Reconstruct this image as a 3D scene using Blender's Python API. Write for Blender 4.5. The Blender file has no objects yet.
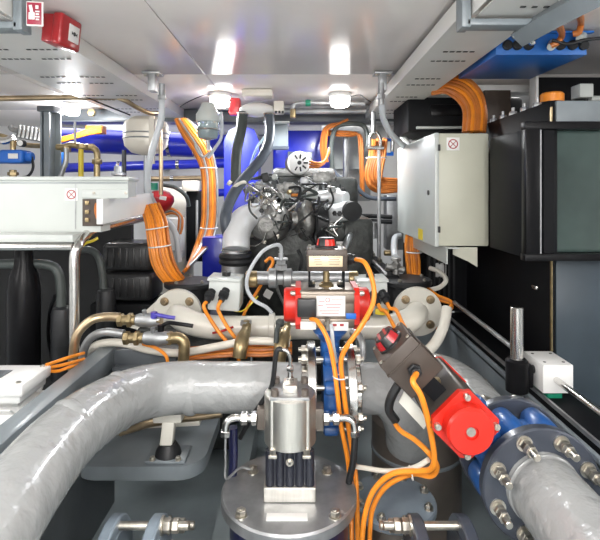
import bpy, bmesh, math, random
from mathutils import Vector, Matrix, Euler
random.seed(7)
S = bpy.context.scene
C = S.collection
PI = math.pi
ZC = 1.4
F = 480.0
def P(px, py, Y):
    return Vector(((px-300)/F*Y, Y, ZC-(py-190)/F*Y))
V = Vector

# ------------------------------------------------------------------ materials
def mat(name, col, rough=0.5, metal=0.0, var=0.08, scale=18, bump=0.0, bscale=60, coat=0.0, emit=None, trans=0.0, alpha=1.0, stretch=None, ior=1.5):
    m = bpy.data.materials.new(name); m.use_nodes = True
    n = m.node_tree.nodes; l = m.node_tree.links
    b = n['Principled BSDF']
    b.inputs['Roughness'].default_value = rough
    b.inputs['Metallic'].default_value = metal
    b.inputs['IOR'].default_value = ior
    b.inputs['Coat Weight'].default_value = coat
    b.inputs['Coat Roughness'].default_value = 0.12
    b.inputs['Transmission Weight'].default_value = trans
    b.inputs['Alpha'].default_value = alpha
    tc = n.new('ShaderNodeTexCoord'); mp = n.new('ShaderNodeMapping')
    l.new(tc.outputs['Object'], mp.inputs['Vector'])
    if stretch: mp.inputs['Scale'].default_value = stretch
    nz = n.new('ShaderNodeTexNoise'); nz.inputs['Scale'].default_value = scale; nz.inputs['Detail'].default_value = 4
    l.new(mp.outputs['Vector'], nz.inputs['Vector'])
    cr = n.new('ShaderNodeValToRGB')
    c = col
    cr.color_ramp.elements[0].color = (c[0]*(1-var), c[1]*(1-var), c[2]*(1-var), 1); cr.color_ramp.elements[0].position = 0.35
    cr.color_ramp.elements[1].color = (min(1, c[0]*(1+var)), min(1, c[1]*(1+var)), min(1, c[2]*(1+var)), 1); cr.color_ramp.elements[1].position = 0.65
    l.new(nz.outputs['Fac'], cr.inputs['Fac'])
    l.new(cr.outputs['Color'], b.inputs['Base Color'])
    if bump:
        bz = n.new('ShaderNodeTexNoise'); bz.inputs['Scale'].default_value = bscale; bz.inputs['Detail'].default_value = 3
        l.new(mp.outputs['Vector'], bz.inputs['Vector'])
        bp = n.new('ShaderNodeBump'); bp.inputs['Strength'].default_value = bump; bp.inputs['Distance'].default_value = 0.01
        l.new(bz.outputs['Fac'], bp.inputs['Height']); l.new(bp.outputs['Normal'], b.inputs['Normal'])
    if emit:
        b.inputs['Emission Color'].default_value = (1, 0.98, 0.95, 1); b.inputs['Emission Strength'].default_value = emit
    return m
M = {}
M['ceil'] = mat('glossy_ceiling_panel', (0.88, 0.83, 0.80), 0.2, 0, 0.03, 3, 0.03, 6, ior=1.33)
M['wall'] = mat('white_paint', (0.70, 0.70, 0.70), 0.5, 0, 0.05, 5)
M['white'] = mat('white_enamel', (0.74, 0.74, 0.73), 0.35, 0, 0.03, 6)
M['tray'] = mat('tray_white', (0.74, 0.73, 0.70), 0.4, 0, 0.03, 6)
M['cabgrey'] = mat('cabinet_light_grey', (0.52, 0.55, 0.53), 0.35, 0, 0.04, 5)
M['cabreflect'] = mat('cabinet_grey_reflection_tint', (0.50, 0.50, 0.41), 0.4, 0, 0.06, 5)  # same grey cabinet, with a greenish reflection painted into the colour
M['cream'] = mat('cream_pipe_paint', (0.70, 0.68, 0.61), 0.32, 0, 0.05, 8, coat=0.2)
M['tank'] = mat('tank_cream', (0.72, 0.68, 0.60), 0.35, 0, 0.05, 8)
M['lag'] = mat('grey_lagging', (0.325, 0.335, 0.335), 0.27, 0, 0.05, 5, 0.7, 26, coat=0.3)
M['paint'] = mat('grey_steel_paint', (0.20, 0.23, 0.25), 0.38, 0, 0.14, 6, 0.05, 30, coat=0.15)
M['paintd'] = mat('dark_grey_steel_paint', (0.085, 0.095, 0.105), 0.38, 0, 0.15, 6, 0.05, 30)
M['floor'] = mat('bilge_paint', (0.27, 0.32, 0.34), 0.33, 0, 0.22, 4, 0.08, 12, coat=0.2)
M['bronzed'] = mat('brown_steel', (0.17, 0.145, 0.125), 0.38, 0.4, 0.15, 8)
M['steel'] = mat('stainless', (0.62, 0.61, 0.59), 0.22, 1, 0.06, 30)
M['alu'] = mat('brushed_aluminium', (0.76, 0.73, 0.67), 0.38, 1, 0.06, 20, 0.03, 200, stretch=(8, 8, 0.6))
M['galv'] = mat('galvanised', (0.40, 0.41, 0.42), 0.42, 0.8, 0.15, 25)
M['cast'] = mat('cast_metal', (0.30, 0.30, 0.29), 0.42, 0.75, 0.3, 30, 0.3, 90)
M['bolt'] = mat('zinc_bolt', (0.56, 0.53, 0.47), 0.3, 0.95, 0.2, 60)
M['brass'] = mat('brass', (0.36, 0.28, 0.155), 0.35, 0.85, 0.25, 30)
M['copper'] = mat('bronze_tube', (0.44, 0.34, 0.22), 0.3, 0.9, 0.2, 20)
M['black'] = mat('black_gloss', (0.006, 0.006, 0.007), 0.3, 0, 0.2, 8, ior=1.25)
M['blackp'] = mat('black_panel', (0.007, 0.0075, 0.009), 0.5, 0, 0.25, 3, ior=1.22)
M['rubber'] = mat('black_rubber', (0.012, 0.013, 0.015), 0.5, 0, 0.2, 20)
M['darkpl'] = mat('dark_plastic', (0.020, 0.020, 0.021), 0.32, 0, 0.12, 20)
M['brownbox'] = mat('brown_black_housing', (0.072, 0.055, 0.045), 0.35, 0.2, 0.15, 12)
M['teal'] = mat('dark_teal_glass', (0.045, 0.072, 0.066), 0.12, 0.1, 0.3, 3, coat=0.4)
M['navyp'] = mat('navy_side_panel', (0.035, 0.05, 0.065), 0.28, 0, 0.15, 4)
M['grime'] = mat('engine_dark', (0.045, 0.048, 0.046), 0.4, 0.4, 0.4, 20, 0.3, 60)
M['blue'] = mat('cobalt_blue', (0.012, 0.022, 0.40), 0.3, 0, 0.1, 8, coat=0.3)
M['blueb'] = mat('box_blue', (0.018, 0.15, 0.52), 0.4, 0, 0.08, 6)
M['bluev'] = mat('valve_blue', (0.02, 0.10, 0.33), 0.3, 0, 0.12, 20, 0.08, 70, coat=0.2)
M['bluem'] = mat('mid_blue', (0.02, 0.14, 0.55), 0.35, 0, 0.1, 10)
M['navy'] = mat('navy_body', (0.012, 0.014, 0.055), 0.3, 0, 0.2, 8)
M['flange'] = mat('slate_flange', (0.055, 0.064, 0.085), 0.32, 0.2, 0.12, 12, coat=0.2)
M['flangel'] = mat('grey_blue_flange', (0.22, 0.27, 0.32), 0.35, 0.1, 0.12, 12)
M['red'] = mat('red_cap', (0.60, 0.016, 0.006), 0.34, 0, 0.05, 10, coat=0.15)
M['redd'] = mat('deep_red', (0.40, 0.015, 0.02), 0.3, 0, 0.08, 10, coat=0.3)
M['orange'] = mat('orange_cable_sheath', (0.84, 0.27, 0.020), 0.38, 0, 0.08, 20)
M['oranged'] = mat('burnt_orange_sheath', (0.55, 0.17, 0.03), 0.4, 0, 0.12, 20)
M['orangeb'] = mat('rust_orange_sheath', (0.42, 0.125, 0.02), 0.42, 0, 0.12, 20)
M['yellow'] = mat('yellow', (0.75, 0.58, 0.04), 0.4, 0, 0.06, 10)
M['hose'] = mat('translucent_hose', (0.52, 0.55, 0.58), 0.3, 0, 0.05, 10)
M['actreflect'] = mat('aluminium_reflection_tint', (0.25, 0.215, 0.18), 0.36, 0.8, 0.06, 12)  # aluminium body; a brownish-gold reflection is put into its base colour
M['navyd'] = mat('dark_blue_casting', (0.020, 0.022, 0.032), 0.35, 0, 0.15, 10)
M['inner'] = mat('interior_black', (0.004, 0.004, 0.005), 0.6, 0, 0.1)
M['silver'] = mat('silver_lagging', (0.86, 0.88, 0.90), 0.35, 0.3, 0.05, 12, 0.1, 50)
M['actdark'] = mat('dark_anodised', (0.105, 0.095, 0.085), 0.38, 0.55, 0.1, 12)
M['hosed'] = mat('dark_grey_hose', (0.055, 0.065, 0.062), 0.45, 0, 0.15, 20)
M['hoseg'] = mat('grey_hose', (0.075, 0.09, 0.115), 0.38, 0, 0.12, 20)
M['glass'] = mat('bowl_glass', (0.55, 0.68, 0.70), 0.08, 0, 0.05, 5, trans=0.6)
M['gold'] = mat('gold_nameplate', (0.78, 0.62, 0.42), 0.35, 0.3, 0.05, 10)
M['label'] = mat('paper_label', (0.80, 0.79, 0.77), 0.5, 0, 0.02, 10)
M['ink'] = mat('ink', (0.03, 0.03, 0.03), 0.5, 0, 0.05)
M['inkred'] = mat('ink_red', (0.35, 0.03, 0.04), 0.5, 0, 0.05)
M['maroon'] = mat('sign_maroon', (0.32, 0.02, 0.05), 0.4, 0, 0.05)
M['green'] = mat('green_paint', (0.01, 0.22, 0.13), 0.4, 0, 0.1)
M['lamp'] = mat('lamp_lens', (0.95, 0.95, 0.95), 0.4, emit=14)
M['lampsmall'] = mat('lamp_lens_dim', (0.95, 0.95, 0.95), 0.4, emit=7)
M['violet'] = mat('violet_blue_handle', (0.06, 0.05, 0.35), 0.35, 0, 0.05)

# ------------------------------------------------------------------ mesh builder
def catmull(pts, n=8):
    pts = [V(p) for p in pts]
    if len(pts) < 3: return pts
    q = [pts[0]*2-pts[1]] + pts + [pts[-1]*2-pts[-2]]
    out = []
    for i in range(1, len(q)-2):
        a, b, c, d = q[i-1], q[i], q[i+1], q[i+2]
        for k in range(n):
            t = k/n
            out.append(0.5*((2*b)+(c-a)*t+(2*a-5*b+4*c-d)*t*t+(3*b-a-3*c+d)*t**3))
    out.append(pts[-1])
    return out
def frame(d):
    d = V(d).normalized()
    u = V((0, 0, 1)) if abs(d.z) < 0.9 else V((1, 0, 0))
    a = d.cross(u).normalized()
    return a, d.cross(a).normalized(), d
class MB:
    def __init__(s, T=None):
        s.bm = bmesh.new(); s.T = T or Matrix.Identity(4)
    def v(s, p): return s.bm.verts.new(s.T @ V(p))
    def box(s, c, size, rot=None, bev=0.0, seg=2):
        t = bmesh.new(); bmesh.ops.create_cube(t, size=1)
        for v in t.verts: v.co = V((v.co.x*size[0], v.co.y*size[1], v.co.z*size[2]))
        if bev:
            bmesh.ops.bevel(t, geom=list(t.edges), offset=min(bev, min(size)*0.45), segments=seg, affect='EDGES', profile=0.5)
        R = Matrix.Translation(V(c))
        if rot is not None: R = R @ (rot.to_4x4() if isinstance(rot, Matrix) else Euler(rot).to_matrix().to_4x4())
        s._merge(t, R); return s
    def _merge(s, t, R):
        mp = {}
        for v in t.verts: mp[v] = s.v(R @ v.co)
        for f in t.faces:
            try: s.bm.faces.new([mp[v] for v in f.verts])
            except ValueError: pass
        t.free()
    def hexa(s, p, bev=0.0):
        # eight corners: bottom loop 0-3, top loop 4-7
        t = bmesh.new(); vs = [t.verts.new(V(q)) for q in p]
        for f in ((0,1,2,3), (4,5,6,7), (0,1,5,4), (1,2,6,5), (2,3,7,6), (3,0,4,7)): t.faces.new([vs[i] for i in f])
        bmesh.ops.recalc_face_normals(t, faces=t.faces)
        if bev: bmesh.ops.bevel(t, geom=list(t.edges), offset=bev, segments=2, affect='EDGES', profile=0.5)
        s._merge(t, Matrix.Identity(4)); return s
    def prism(s, poly, ext):
        ext = V(ext); a = [s.v(p) for p in poly]; b = [s.v(V(p)+ext) for p in poly]; n = len(a)
        s.bm.faces.new(a); s.bm.faces.new(b)
        for i in range(n): s.bm.faces.new((a[i], a[(i+1) % n], b[(i+1) % n], b[i]))
        return s
    def rings(s, rr, cap=True):
        prev = None; first = None
        for ring in rr:
            cur = [s.v(p) for p in ring]
            if prev:
                n = len(cur)
                for i in range(n): s.bm.faces.new((prev[i], prev[(i+1) % n], cur[(i+1) % n], cur[i]))
            else: first = cur
            prev = cur
        if cap: s.bm.faces.new(first); s.bm.faces.new(prev)
        return s
    def lathe(s, prof, o=(0,0,0), axis=(0,0,1), seg=24, cap=True, phase=0):
        a, b, d = frame(axis); o = V(o)
        rr = []
        for r, h in prof:
            r = max(r, 0.0003)
            rr.append([o+d*h+(a*math.cos(2*PI*i/seg+phase)+b*math.sin(2*PI*i/seg+phase))*r for i in range(seg)])
        return s.rings(rr, cap)
    def cyl(s, p0, p1, r, r2=None, seg=20, ch=0.0):
        p0 = V(p0); p1 = V(p1); L = (p1-p0).length; r2 = r if r2 is None else r2
        if ch: return s.lathe([(r-ch, 0), (r, ch), (r2, L-ch), (r2-ch, L)], p0, p1-p0, seg)
        return s.lathe([(r, 0), (r2, L)], p0, p1-p0, seg)
    def ring(s, o, axis, r, ri, th, seg=40, ch=0.002):
        # closed annulus
        a, b, d = frame(axis); o = V(o)
        prof = [(ri, 0), (r-ch, 0), (r, ch), (r, th-ch), (r-ch, th), (ri, th)]
        vs = [[s.v(o+d*h+(a*math.cos(2*PI*i/seg)+b*math.sin(2*PI*i/seg))*q) for i in range(seg)] for q, h in prof]
        m = len(prof)
        for j in range(m):
            A = vs[j]; B = vs[(j+1) % m]
            for i in range(seg): s.bm.faces.new((A[i], A[(i+1) % seg], B[(i+1) % seg], B[i]))
        return s
    def tube(s, pts, r, seg=10, smooth=True, n=8, r2=None, corr=0):
        p = catmull(pts, n) if smooth else [V(q) for q in pts]
        m = len(p); d = (p[1]-p[0]).normalized(); a, b, _ = frame(d); rr = []
        for i in range(m):
            t = (p[min(i+1, m-1)]-p[max(i-1, 0)]).normalized()
            a = (a-t*a.dot(t)).normalized(); b = t.cross(a)
            q = r if r2 is None else r+(r2-r)*i/(m-1)
            if corr: q *= 1+corr*(i % 2)
            rr.append([p[i]+(a*math.cos(2*PI*k/seg)+b*math.sin(2*PI*k/seg))*q for k in range(seg)])
        return s.rings(rr)
    def vtube(s, pr, seg=24, n=6):
        # (point, radius) list
        pts = catmull([p for p, r in pr], n); rs = catmull([V((r, 0, 0)) for p, r in pr], n)
        m = len(pts); a, b, _ = frame(pts[1]-pts[0]); rr = []
        for i in range(m):
            t = (pts[min(i+1, m-1)]-pts[max(i-1, 0)]).normalized()
            a = (a-t*a.dot(t)).normalized(); b = t.cross(a)
            rr.append([pts[i]+(a*math.cos(2*PI*k/seg)+b*math.sin(2*PI*k/seg))*rs[i].x for k in range(seg)])
        return s.rings(rr)
    def torus(s, c, axis, R, r, seg=28, ss=8):
        a, b, d = frame(axis); c = V(c); G = []
        for i in range(seg):
            t = 2*PI*i/seg; e = a*math.cos(t)+b*math.sin(t)
            G.append([s.v(c+e*(R+r*math.cos(2*PI*k/ss))+d*r*math.sin(2*PI*k/ss)) for k in range(ss)])
        for i in range(seg):
            A = G[i]; B = G[(i+1) % seg]
            for k in range(ss): s.bm.faces.new((A[k], A[(k+1) % ss], B[(k+1) % ss], B[k]))
        return s
    def ball(s, c, r, sc=(1,1,1), seg=18):
        prof = [(math.sin(PI*i/12)*r, -math.cos(PI*i/12)*r) for i in range(13)]
        T0 = s.T; s.T = T0 @ Matrix.Translation(V(c)) @ Matrix.Diagonal((sc[0], sc[1], sc[2], 1)); s.lathe(prof, (0,0,0), (0,0,1), seg); s.T = T0
        return s
    def nut(s, o, axis, r, h):
        return s.lathe([(r*0.9, 0), (r, h*0.12), (r, h*0.88), (r*0.88, h)], o, axis, 6)
    def done(s, name, m, parent=None, label=None, sharp=0.6):
        bm = s.bm
        bmesh.ops.recalc_face_normals(bm, faces=bm.faces)
        for f in bm.faces: f.smooth = True
        for e in bm.edges:
            if len(e.link_faces) == 2: e.smooth = e.calc_face_angle(0) < sharp
        me = bpy.data.meshes.new(name); bm.to_mesh(me); bm.free()
        me.materials.append(M[m])
        o = bpy.data.objects.new(name, me); C.objects.link(o)
        if parent is not None:
            o.parent = parent; o.matrix_parent_inverse = Matrix.Translation(-root_loc(parent))
        else:
            # origin at the base centre of the mesh
            xs = [v.co for v in me.vertices]
            c = V(((min(v.x for v in xs)+max(v.x for v in xs))/2, (min(v.y for v in xs)+max(v.y for v in xs))/2, min(v.z for v in xs)))
            me.transform(Matrix.Translation(-c)); o.location = c
        if label: o['label'] = label
        return o
def root_loc(p):
    l = V((0, 0, 0))
    while p is not None:
        l += p.location; p = p.parent
    return l
# a child keeps world coordinates in its mesh: its parent chain holds one translation only (the Empty's)
def part(mb, name, m, parent, label=None):
    o = mb.done(name, m, None)
    c = o.location.copy()
    o.parent = parent
    o.location = c-root_loc(parent)
    if label: o['label'] = label
    return o
def tag(o, label, cat, group=None, kind=None):
    o['label'] = label; o['category'] = cat
    if group: o['group'] = group
    if kind: o['kind'] = kind
    return o
def thing(name, label, cat, loc, group=None):
    o = bpy.data.objects.new(name, None); C.objects.link(o); o.location = V(loc); o.empty_display_size = 0.05
    return tag(o, label, cat, group)
def single(mb, name, m, label, cat, group=None):
    return tag(mb.done(name, m), label, cat, group)
def struct(mb, name, m):
    o = mb.done(name, m); o['kind'] = 'structure'; return o

# ------------------------------------------------------------------ shared pieces
def bolt_mb(o, axis, r=0.009, h=0.012, shank=0.014, ext=0.5):
    mb = MB(); d = V(axis).normalized()
    mb.cyl(V(o)-d*0.001, V(o)+d*0.002, r*1.25, seg=16)
    mb.nut(V(o)+d*0.002, d, r, h)
    if shank: mb.cyl(V(o)+d*h, V(o)+d*(h+shank), r*ext, seg=12, ch=0.001)
    return mb
def long_bolt_mb(o, axis, r=0.012):
    mb = MB(); d = V(axis).normalized(); o = V(o)
    mb.cyl(o-d*0.001, o+d*0.003, r*1.3, seg=18)
    mb.nut(o+d*0.003, d, r, 0.016); mb.nut(o+d*0.021, d, r*0.97, 0.014)
    mb.cyl(o+d*0.033, o+d*0.055, r*0.6, seg=14, ch=0.0015)
    return mb
def sticker_no_entry(c, n, up, w, parent):
    # white square, dark red ring, crossed bar and a small dark figure
    n = V(n).normalized(); up = V(up).normalized(); side = up.cross(n).normalized(); c = V(c)
    mb = MB(); R = Matrix((side, up, n)).transposed()
    mb.box(c+n*0.0006, (w, w, 0.0012), R, 0.0003); st = part(mb, 'warning_sticker', 'label', parent, 'white warning sticker with a red circle and cross')
    mb = MB(); mb.ring(c+n*0.0012, n, w*0.38, w*0.30, 0.0006, 28, 0.0001)
    mb.box(c+n*0.0016, (w*0.66, w*0.055, 0.0006), R @ Matrix.Rotation(PI/4, 3, 'Z'))
    mb.box(c+n*0.0016, (w*0.66, w*0.055, 0.0006), R @ Matrix.Rotation(-PI/4, 3, 'Z')); part(mb, 'symbol', 'inkred', st)

# ------------------------------------------------------------------ the room
BY = 3.75; HX = 2.35; FZ = 0.40; CZ = 1.9
mb = MB(); mb.box((0, 1.05, FZ-0.03), (2*HX, 5.6, 0.06)); struct(mb, 'floor', 'floor')
mb = MB()
seams_x = [-HX, -1.25, -0.41, 0.62, HX]; seams_y = [-1.75, 0.55, 2.08, 3.0, BY+0.05]
for i in range(4):
    for j in range(4):
        x0, x1, y0, y1 = seams_x[i]+.0015, seams_x[i+1]-.0015, seams_y[j]+.0015, seams_y[j+1]-.0015
        mb.box(((x0+x1)/2, (y0+y1)/2, CZ+0.01), (x1-x0, y1-y0, 0.02), bev=0.002)
mb.box((0, 1.0, CZ+0.03), (2*HX, 5.6, 0.02))
struct(mb, 'ceiling', 'ceil')
mb = MB(); mb.box((0, BY+0.03, 1.15), (2*HX+0.1, 0.06, 1.56)); struct(mb, 'wall_back', 'wall')
mb = MB(); mb.box((-HX-0.03, 1.0, 1.15), (0.06, 5.6, 1.56)); struct(mb, 'wall_left', 'wall')
mb = MB(); mb.box((HX+0.03, 1.0, 1.15), (0.06, 5.6, 1.56)); struct(mb, 'wall_right', 'wall')
mb = MB(); mb.box((0, -1.78, 1.15), (2*HX+0.1, 0.06, 1.56)); struct(mb, 'wall_near', 'wall')
# beams under the ceiling
mb = MB(); mb.box((0.0, 3.02, 1.862), (3.0, 0.10, 0.075), bev=0.004); mb.box((0.0, 3.02, 1.825), (3.0, 0.14, 0.008)); struct(mb, 'trim_1', 'paintd')
mb = MB(); mb.box((0, 2.83, 1.885), (1.0, 0.03, 0.03), bev=0.003); struct(mb, 'trim_2', 'galv')
# floor structure: low bulkhead frames with rounded corners
mb = MB()
def rounded(x0, x1, y0, y1, r, z, n=6):
    out = []
    for cx, cy, a0 in ((x1-r, y1-r, 0), (x0+r, y1-r, 90), (x0+r, y0+r, 180), (x1-r, y0+r, 270)):
        for k in range(n+1):
            a = math.radians(a0+90*k/n); out.append((cx+r*math.cos(a), cy+r*math.sin(a), z))
    return out
mb.prism(rounded(-0.62, -0.262, 1.285, 1.64, 0.07, 0.622), (0, 0, 0.037))
o = single(mb, 'mounting_ledge', 'paint', 'grey painted steel ledge with a rounded corner below the big grey pipe', 'steel ledge')
mb = MB(); mb.prism(rounded(-0.40, -0.165, 0.75, 1.10, 0.05, 0.403), (0, 0, 0.075)); mb.prism(rounded(-0.225, -0.165, 0.80, 1.9, 0.03, 0.403), (0, 0, 0.11))
single(mb, 'floor_stiffener', 'floor', 'raised blue-grey steel floor plate with a curved corner at the bottom left', 'steel plate')

# ------------------------------------------------------------------ steel side beams
b = thing('support_beam', 'long grey painted steel beam running away beside the left motor', 'beam', (-0.614, 1.1, 0.40))
mb = MB(); mb.box((-0.614, 0.92, 0.87), (0.052, 1.24, 0.06), bev=0.003); part(mb, 'flange_plate', 'paint', b)
mb = MB(); mb.box((-0.600, 0.92, 0.62), (0.012, 1.24, 0.44), bev=0.002); part(mb, 'web', 'paintd', b)
mb = MB(); mb.box((-0.515, 1.545, 0.865), (0.25, 0.06, 0.06), bev=0.003); mb.box((-0.50, 1.53, 0.845), (0.16, 0.10, 0.01), bev=0.002); part(mb, 'end_plate', 'paintd', b)
b = thing('side_girder', 'dark grey steel girder plate sloping down beside the right-hand pipe', 'girder', (0.62, 1.6, 0.40))
mb = MB(); mb.box((0.628, 1.6, 0.62), (0.012, 1.9, 0.44), bev=0.002); part(mb, 'web', 'paint', b)
mb = MB(); mb.box((0.652, 1.6, 0.825), (0.06, 1.9, 0.012), bev=0.003); part(mb, 'flange_plate', 'paintd', b)

# ------------------------------------------------------------------ cable trays under the ceiling
def tray(x0, x1, y0, y1, label):
    t = thing('cable_tray', label, 'cable tray', ((x0+x1)/2, (y0+y1)/2, 1.845))
    mb = MB(); h = 0.075 if x0 < 0 else 0.085
    zb = 1.845 if x0 < 0 else 1.838
    mb.box(((x0+x1)/2, (y0+y1)/2, zb+0.002), (x1-x0, y1-y0, 0.003))
    for x in (x0, x1): mb.box((x, (y0+y1)/2, zb+0.027), (0.003, y1-y0, 0.053), bev=0.001)
    part(mb, 'tray_channel', 'tray', t)
    mb = MB()
    y = y0+0.06; k = 0
    while y < y1-0.05:
        for i in range(5):
            for off, s in ((0.025, 1), (-0.025, -1)):
                xc = (x1-0.065-0.021*i) if s > 0 else (x0+0.065+0.021*i)
                if k % 2 == 0: xc += 0.01*(1 if s > 0 else -1)
                mb.box((xc, y, zb-0.0006), (0.0135, 0.009, 0.002), bev=0.0008)
        y += 0.11 if k % 2 == 0 else 0.26
        k += 1
    part(mb, 'slot_row', 'ink', t, 'rows of dark punched slots')
    return t
tl = tray(-1.07, -0.72, 0.35, 2.98, 'long white perforated cable tray under the ceiling at upper left')
tr = tray(0.405, 0.60, 0.35, 2.98, 'long white perforated cable tray under the ceiling at upper right')
# hanging brackets
def hanger(x0, x1, Y, zb, name_label, vert_left):
    t = thing('tray_bracket', name_label, 'bracket', ((x0+x1)/2, Y, zb))
    mb = MB(); mb.box(((x0+x1)/2, Y, zb+0.012), (x1-x0, 0.045, 0.016), bev=0.003)
    part(mb, 'crossbar', 'paint', t)
    mb = MB(); xs = x0 if vert_left else x1
    mb.box((xs, Y, (zb+CZ)/2), (0.022, 0.045, CZ-zb), bev=0.003)
    part(mb, 'upright', 'paint', t)
    mb = MB()
    xw = (x0+x1)/2
    mb.box((xw+(0.018 if vert_left else -0.018), Y-0.12, zb+0.03), (abs(x1-x0)-0.02, 0.28, 0.003))
    mb.box(((x0+0.016) if vert_left else (x1-0.016), Y-0.12, zb+0.055), (0.003, 0.28, 0.05))
    part(mb, 'tray_end', 'tray', t, 'white perforated end of the tray held in the bracket')
    mb = MB()
    for i in range(6): mb.box((xw+(0.06 if vert_left else -0.06)-0.06+0.026*i-(0.04 if not vert_left else 0.0), Y-0.07, zb+0.0275), (0.012, 0.007, 0.003), bev=0.001)
    part(mb, 'slot_row', 'ink', t)
    return t
hanger(0.385, 0.60, 1.13, 1.777, 'grey steel hanger bracket holding the upper right tray, nearest the viewer', True)
hl = hanger(-1.0, -0.665, 1.15, 1.777, 'grey steel hanger bracket holding the upper left tray, with the red pictogram', False)
def far_hanger(x, label):
    t = thing('ceiling_hanger', label, 'bracket', (x, 2.0, 1.80))
    mb = MB(); mb.box((x, 2.04, 1.86), (0.030, 0.05, 0.085), bev=0.003); part(mb, 'upright', 'galv', t)
    mb = MB(); mb.box((x, 2.04, 1.893), (0.075, 0.07, 0.01), bev=0.002); part(mb, 'foot', 'galv', t)
    for s in (-1, 1): part(bolt_mb((x+s*0.027, 2.02, 1.888), (0, 0, -1), 0.006, 0.006, 0.004), 'bolt', 'bolt', t)
far_hanger(-0.625, 'small galvanised ceiling bracket beside the left tray, clear hose hanging below')
far_hanger(0.35, 'small galvanised ceiling bracket beside the right tray, clear hose hanging below')
# fire sign on the bracket
g = thing('fire_call_sign', 'small maroon and white pictogram sign on the upper left bracket', 'sign', (-0.665, 1.12, 1.80))
c0 = P(35, 14, 1.10)
mb = MB(); mb.box(c0, (0.036, 0.004, 0.056), (0, 0, 0.15), 0.001); part(mb, 'plate', 'label', g)
mb = MB(); mb.box(c0+V((0, -0.003, 0)), (0.031, 0.002, 0.050), (0, 0, 0.15), 0.0005); part(mb, 'field', 'maroon', g)
mb = MB(); mb.box(c0+V((-0.006, -0.0048, 0.008)), (0.007, 0.0015, 0.022), (0, -0.2, 0.15), 0.0005); mb.box(c0+V((-0.005, -0.0048, -0.006)), (0.013, 0.0015, 0.016), (0, 0, 0.15), 0.0005)
for k in range(4): mb.box(c0+V((0.008, -0.0048, -0.014+0.006*k)), (0.007+0.002*(k % 2), 0.0015, 0.003), (0, 0, 0.15))
mb.box(c0+V((0.007, -0.0048, 0.014)), (0.006, 0.0015, 0.008), (0, 0, 0.15)); part(mb, 'pictogram', 'label', g)
# red call point
c = V((-0.712, 1.44, 1.855)); 
g = thing('fire_call_point', 'red square fire alarm call point on the side of the left tray', 'alarm', (-0.668, 1.375, 1.80))
n = V((1.0, -0.12, -0.10)).normalized(); up = (V((0, 0, 1))-n*n.z).normalized(); sd = up.cross(n).normalized(); R = Matrix((sd, up, n)).transposed()
cc = V((-0.668, 1.375, 1.850))
mb = MB(); mb.box(cc, (0.098, 0.088, 0.030), R, 0.008, 3); part(mb, 'housing', 'redd', g)
mb = MB(); mb.box(cc-n*0.028, (0.09, 0.078, 0.036), R, 0.004); part(mb, 'back_box', 'redd', g)
mb = MB(); mb.box(cc+n*0.0155+sd*0.010, (0.048, 0.048, 0.003), R, 0.001); pn = part(mb, 'press_panel', 'label', g)
mb = MB(); mb.lathe([(0.006, 0), (0.006, 0.0012)], cc+n*0.017+sd*0.010, n, 14)
for s in (-1, 1):
    q = cc+n*0.0175+sd*(0.010+s*0.013); mb.prism([q-up*0.005, q+up*0.005, q-sd*s*0.008], n*0.0008)
part(mb, 'marks', 'ink', pn)

# ------------------------------------------------------------------ ceiling lamps
def lamp(px, py, Y, r, m, label, group=None):
    p = P(px, py, Y); p.z = CZ
    t = thing('bulkhead_lamp', label, 'lamp', p, group)
    mb = MB(); mb.lathe([(r*0.95, -0.002), (r, -0.012), (r*0.98, -0.02), (r*0.9, -0.022)][::-1], p, (0, 0, 1), 28); part(mb, 'base', 'white', t)
    mb = MB(); mb.lathe([(r*0.55, -0.072), (r*0.78, -0.066), (r*0.86, -0.05), (r*0.88, -0.022)], p, (0, 0, 1), 28); part(mb, 'lens', m, t)
    return p
lps = [lamp(220, 97, 2.48, 0.058, 'lamp', 'glowing ceiling lamp left of the white hose manifold', 'ceiling lamps'),
       lamp(340, 97, 2.48, 0.058, 'lamp', 'glowing ceiling lamp near the right tray end, thin wire at its right', 'ceiling lamps'),
       lamp(72, 101, 2.75, 0.05, 'lampsmall', 'glowing ceiling lamp at far left below the beige conduit', 'ceiling lamps')]
for pts, lab in (([P(232, 101, 2.44), P(210, 95, 2.44), P(199, 97, 2.4), P(186, 103, 2.42), P(180, 107, 2.45)], 'thin dark wire from the left glowing lamp to the tray'),
            ([P(350, 97, 2.47), P(360, 95, 2.44), P(366, 99, 2.4), P(371, 102, 2.38)], 'thin dark wire from the right glowing lamp to the tray')):
    single(MB().tube(pts, 0.0028, 6), 'lamp_wire', 'rubber', lab, 'wire')

# ------------------------------------------------------------------ main grey pipe
t = thing('grey_lagged_pipe', 'big grey wrapped pipe sweeping from lower left corner to the middle flange', 'pipe', (-0.3, 1.2, 0.80))
mb = MB()
pp = [(P(316, 388, 1.30), .064), (P(260, 387, 1.30), .066), (P(215, 387, 1.30), .066), (P(185, 387, 1.295), .067), (P(150, 391, 1.26), .067), (P(119, 401, 1.17), .066), (P(89, 419, 1.05), .0665), (P(58, 446, .935), .067), (P(22, 490, .80), .067), (P(-14, 540, .69), .066), (P(-60, 600, .60), .066)]
mb.vtube(pp, 36, 10)
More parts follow.
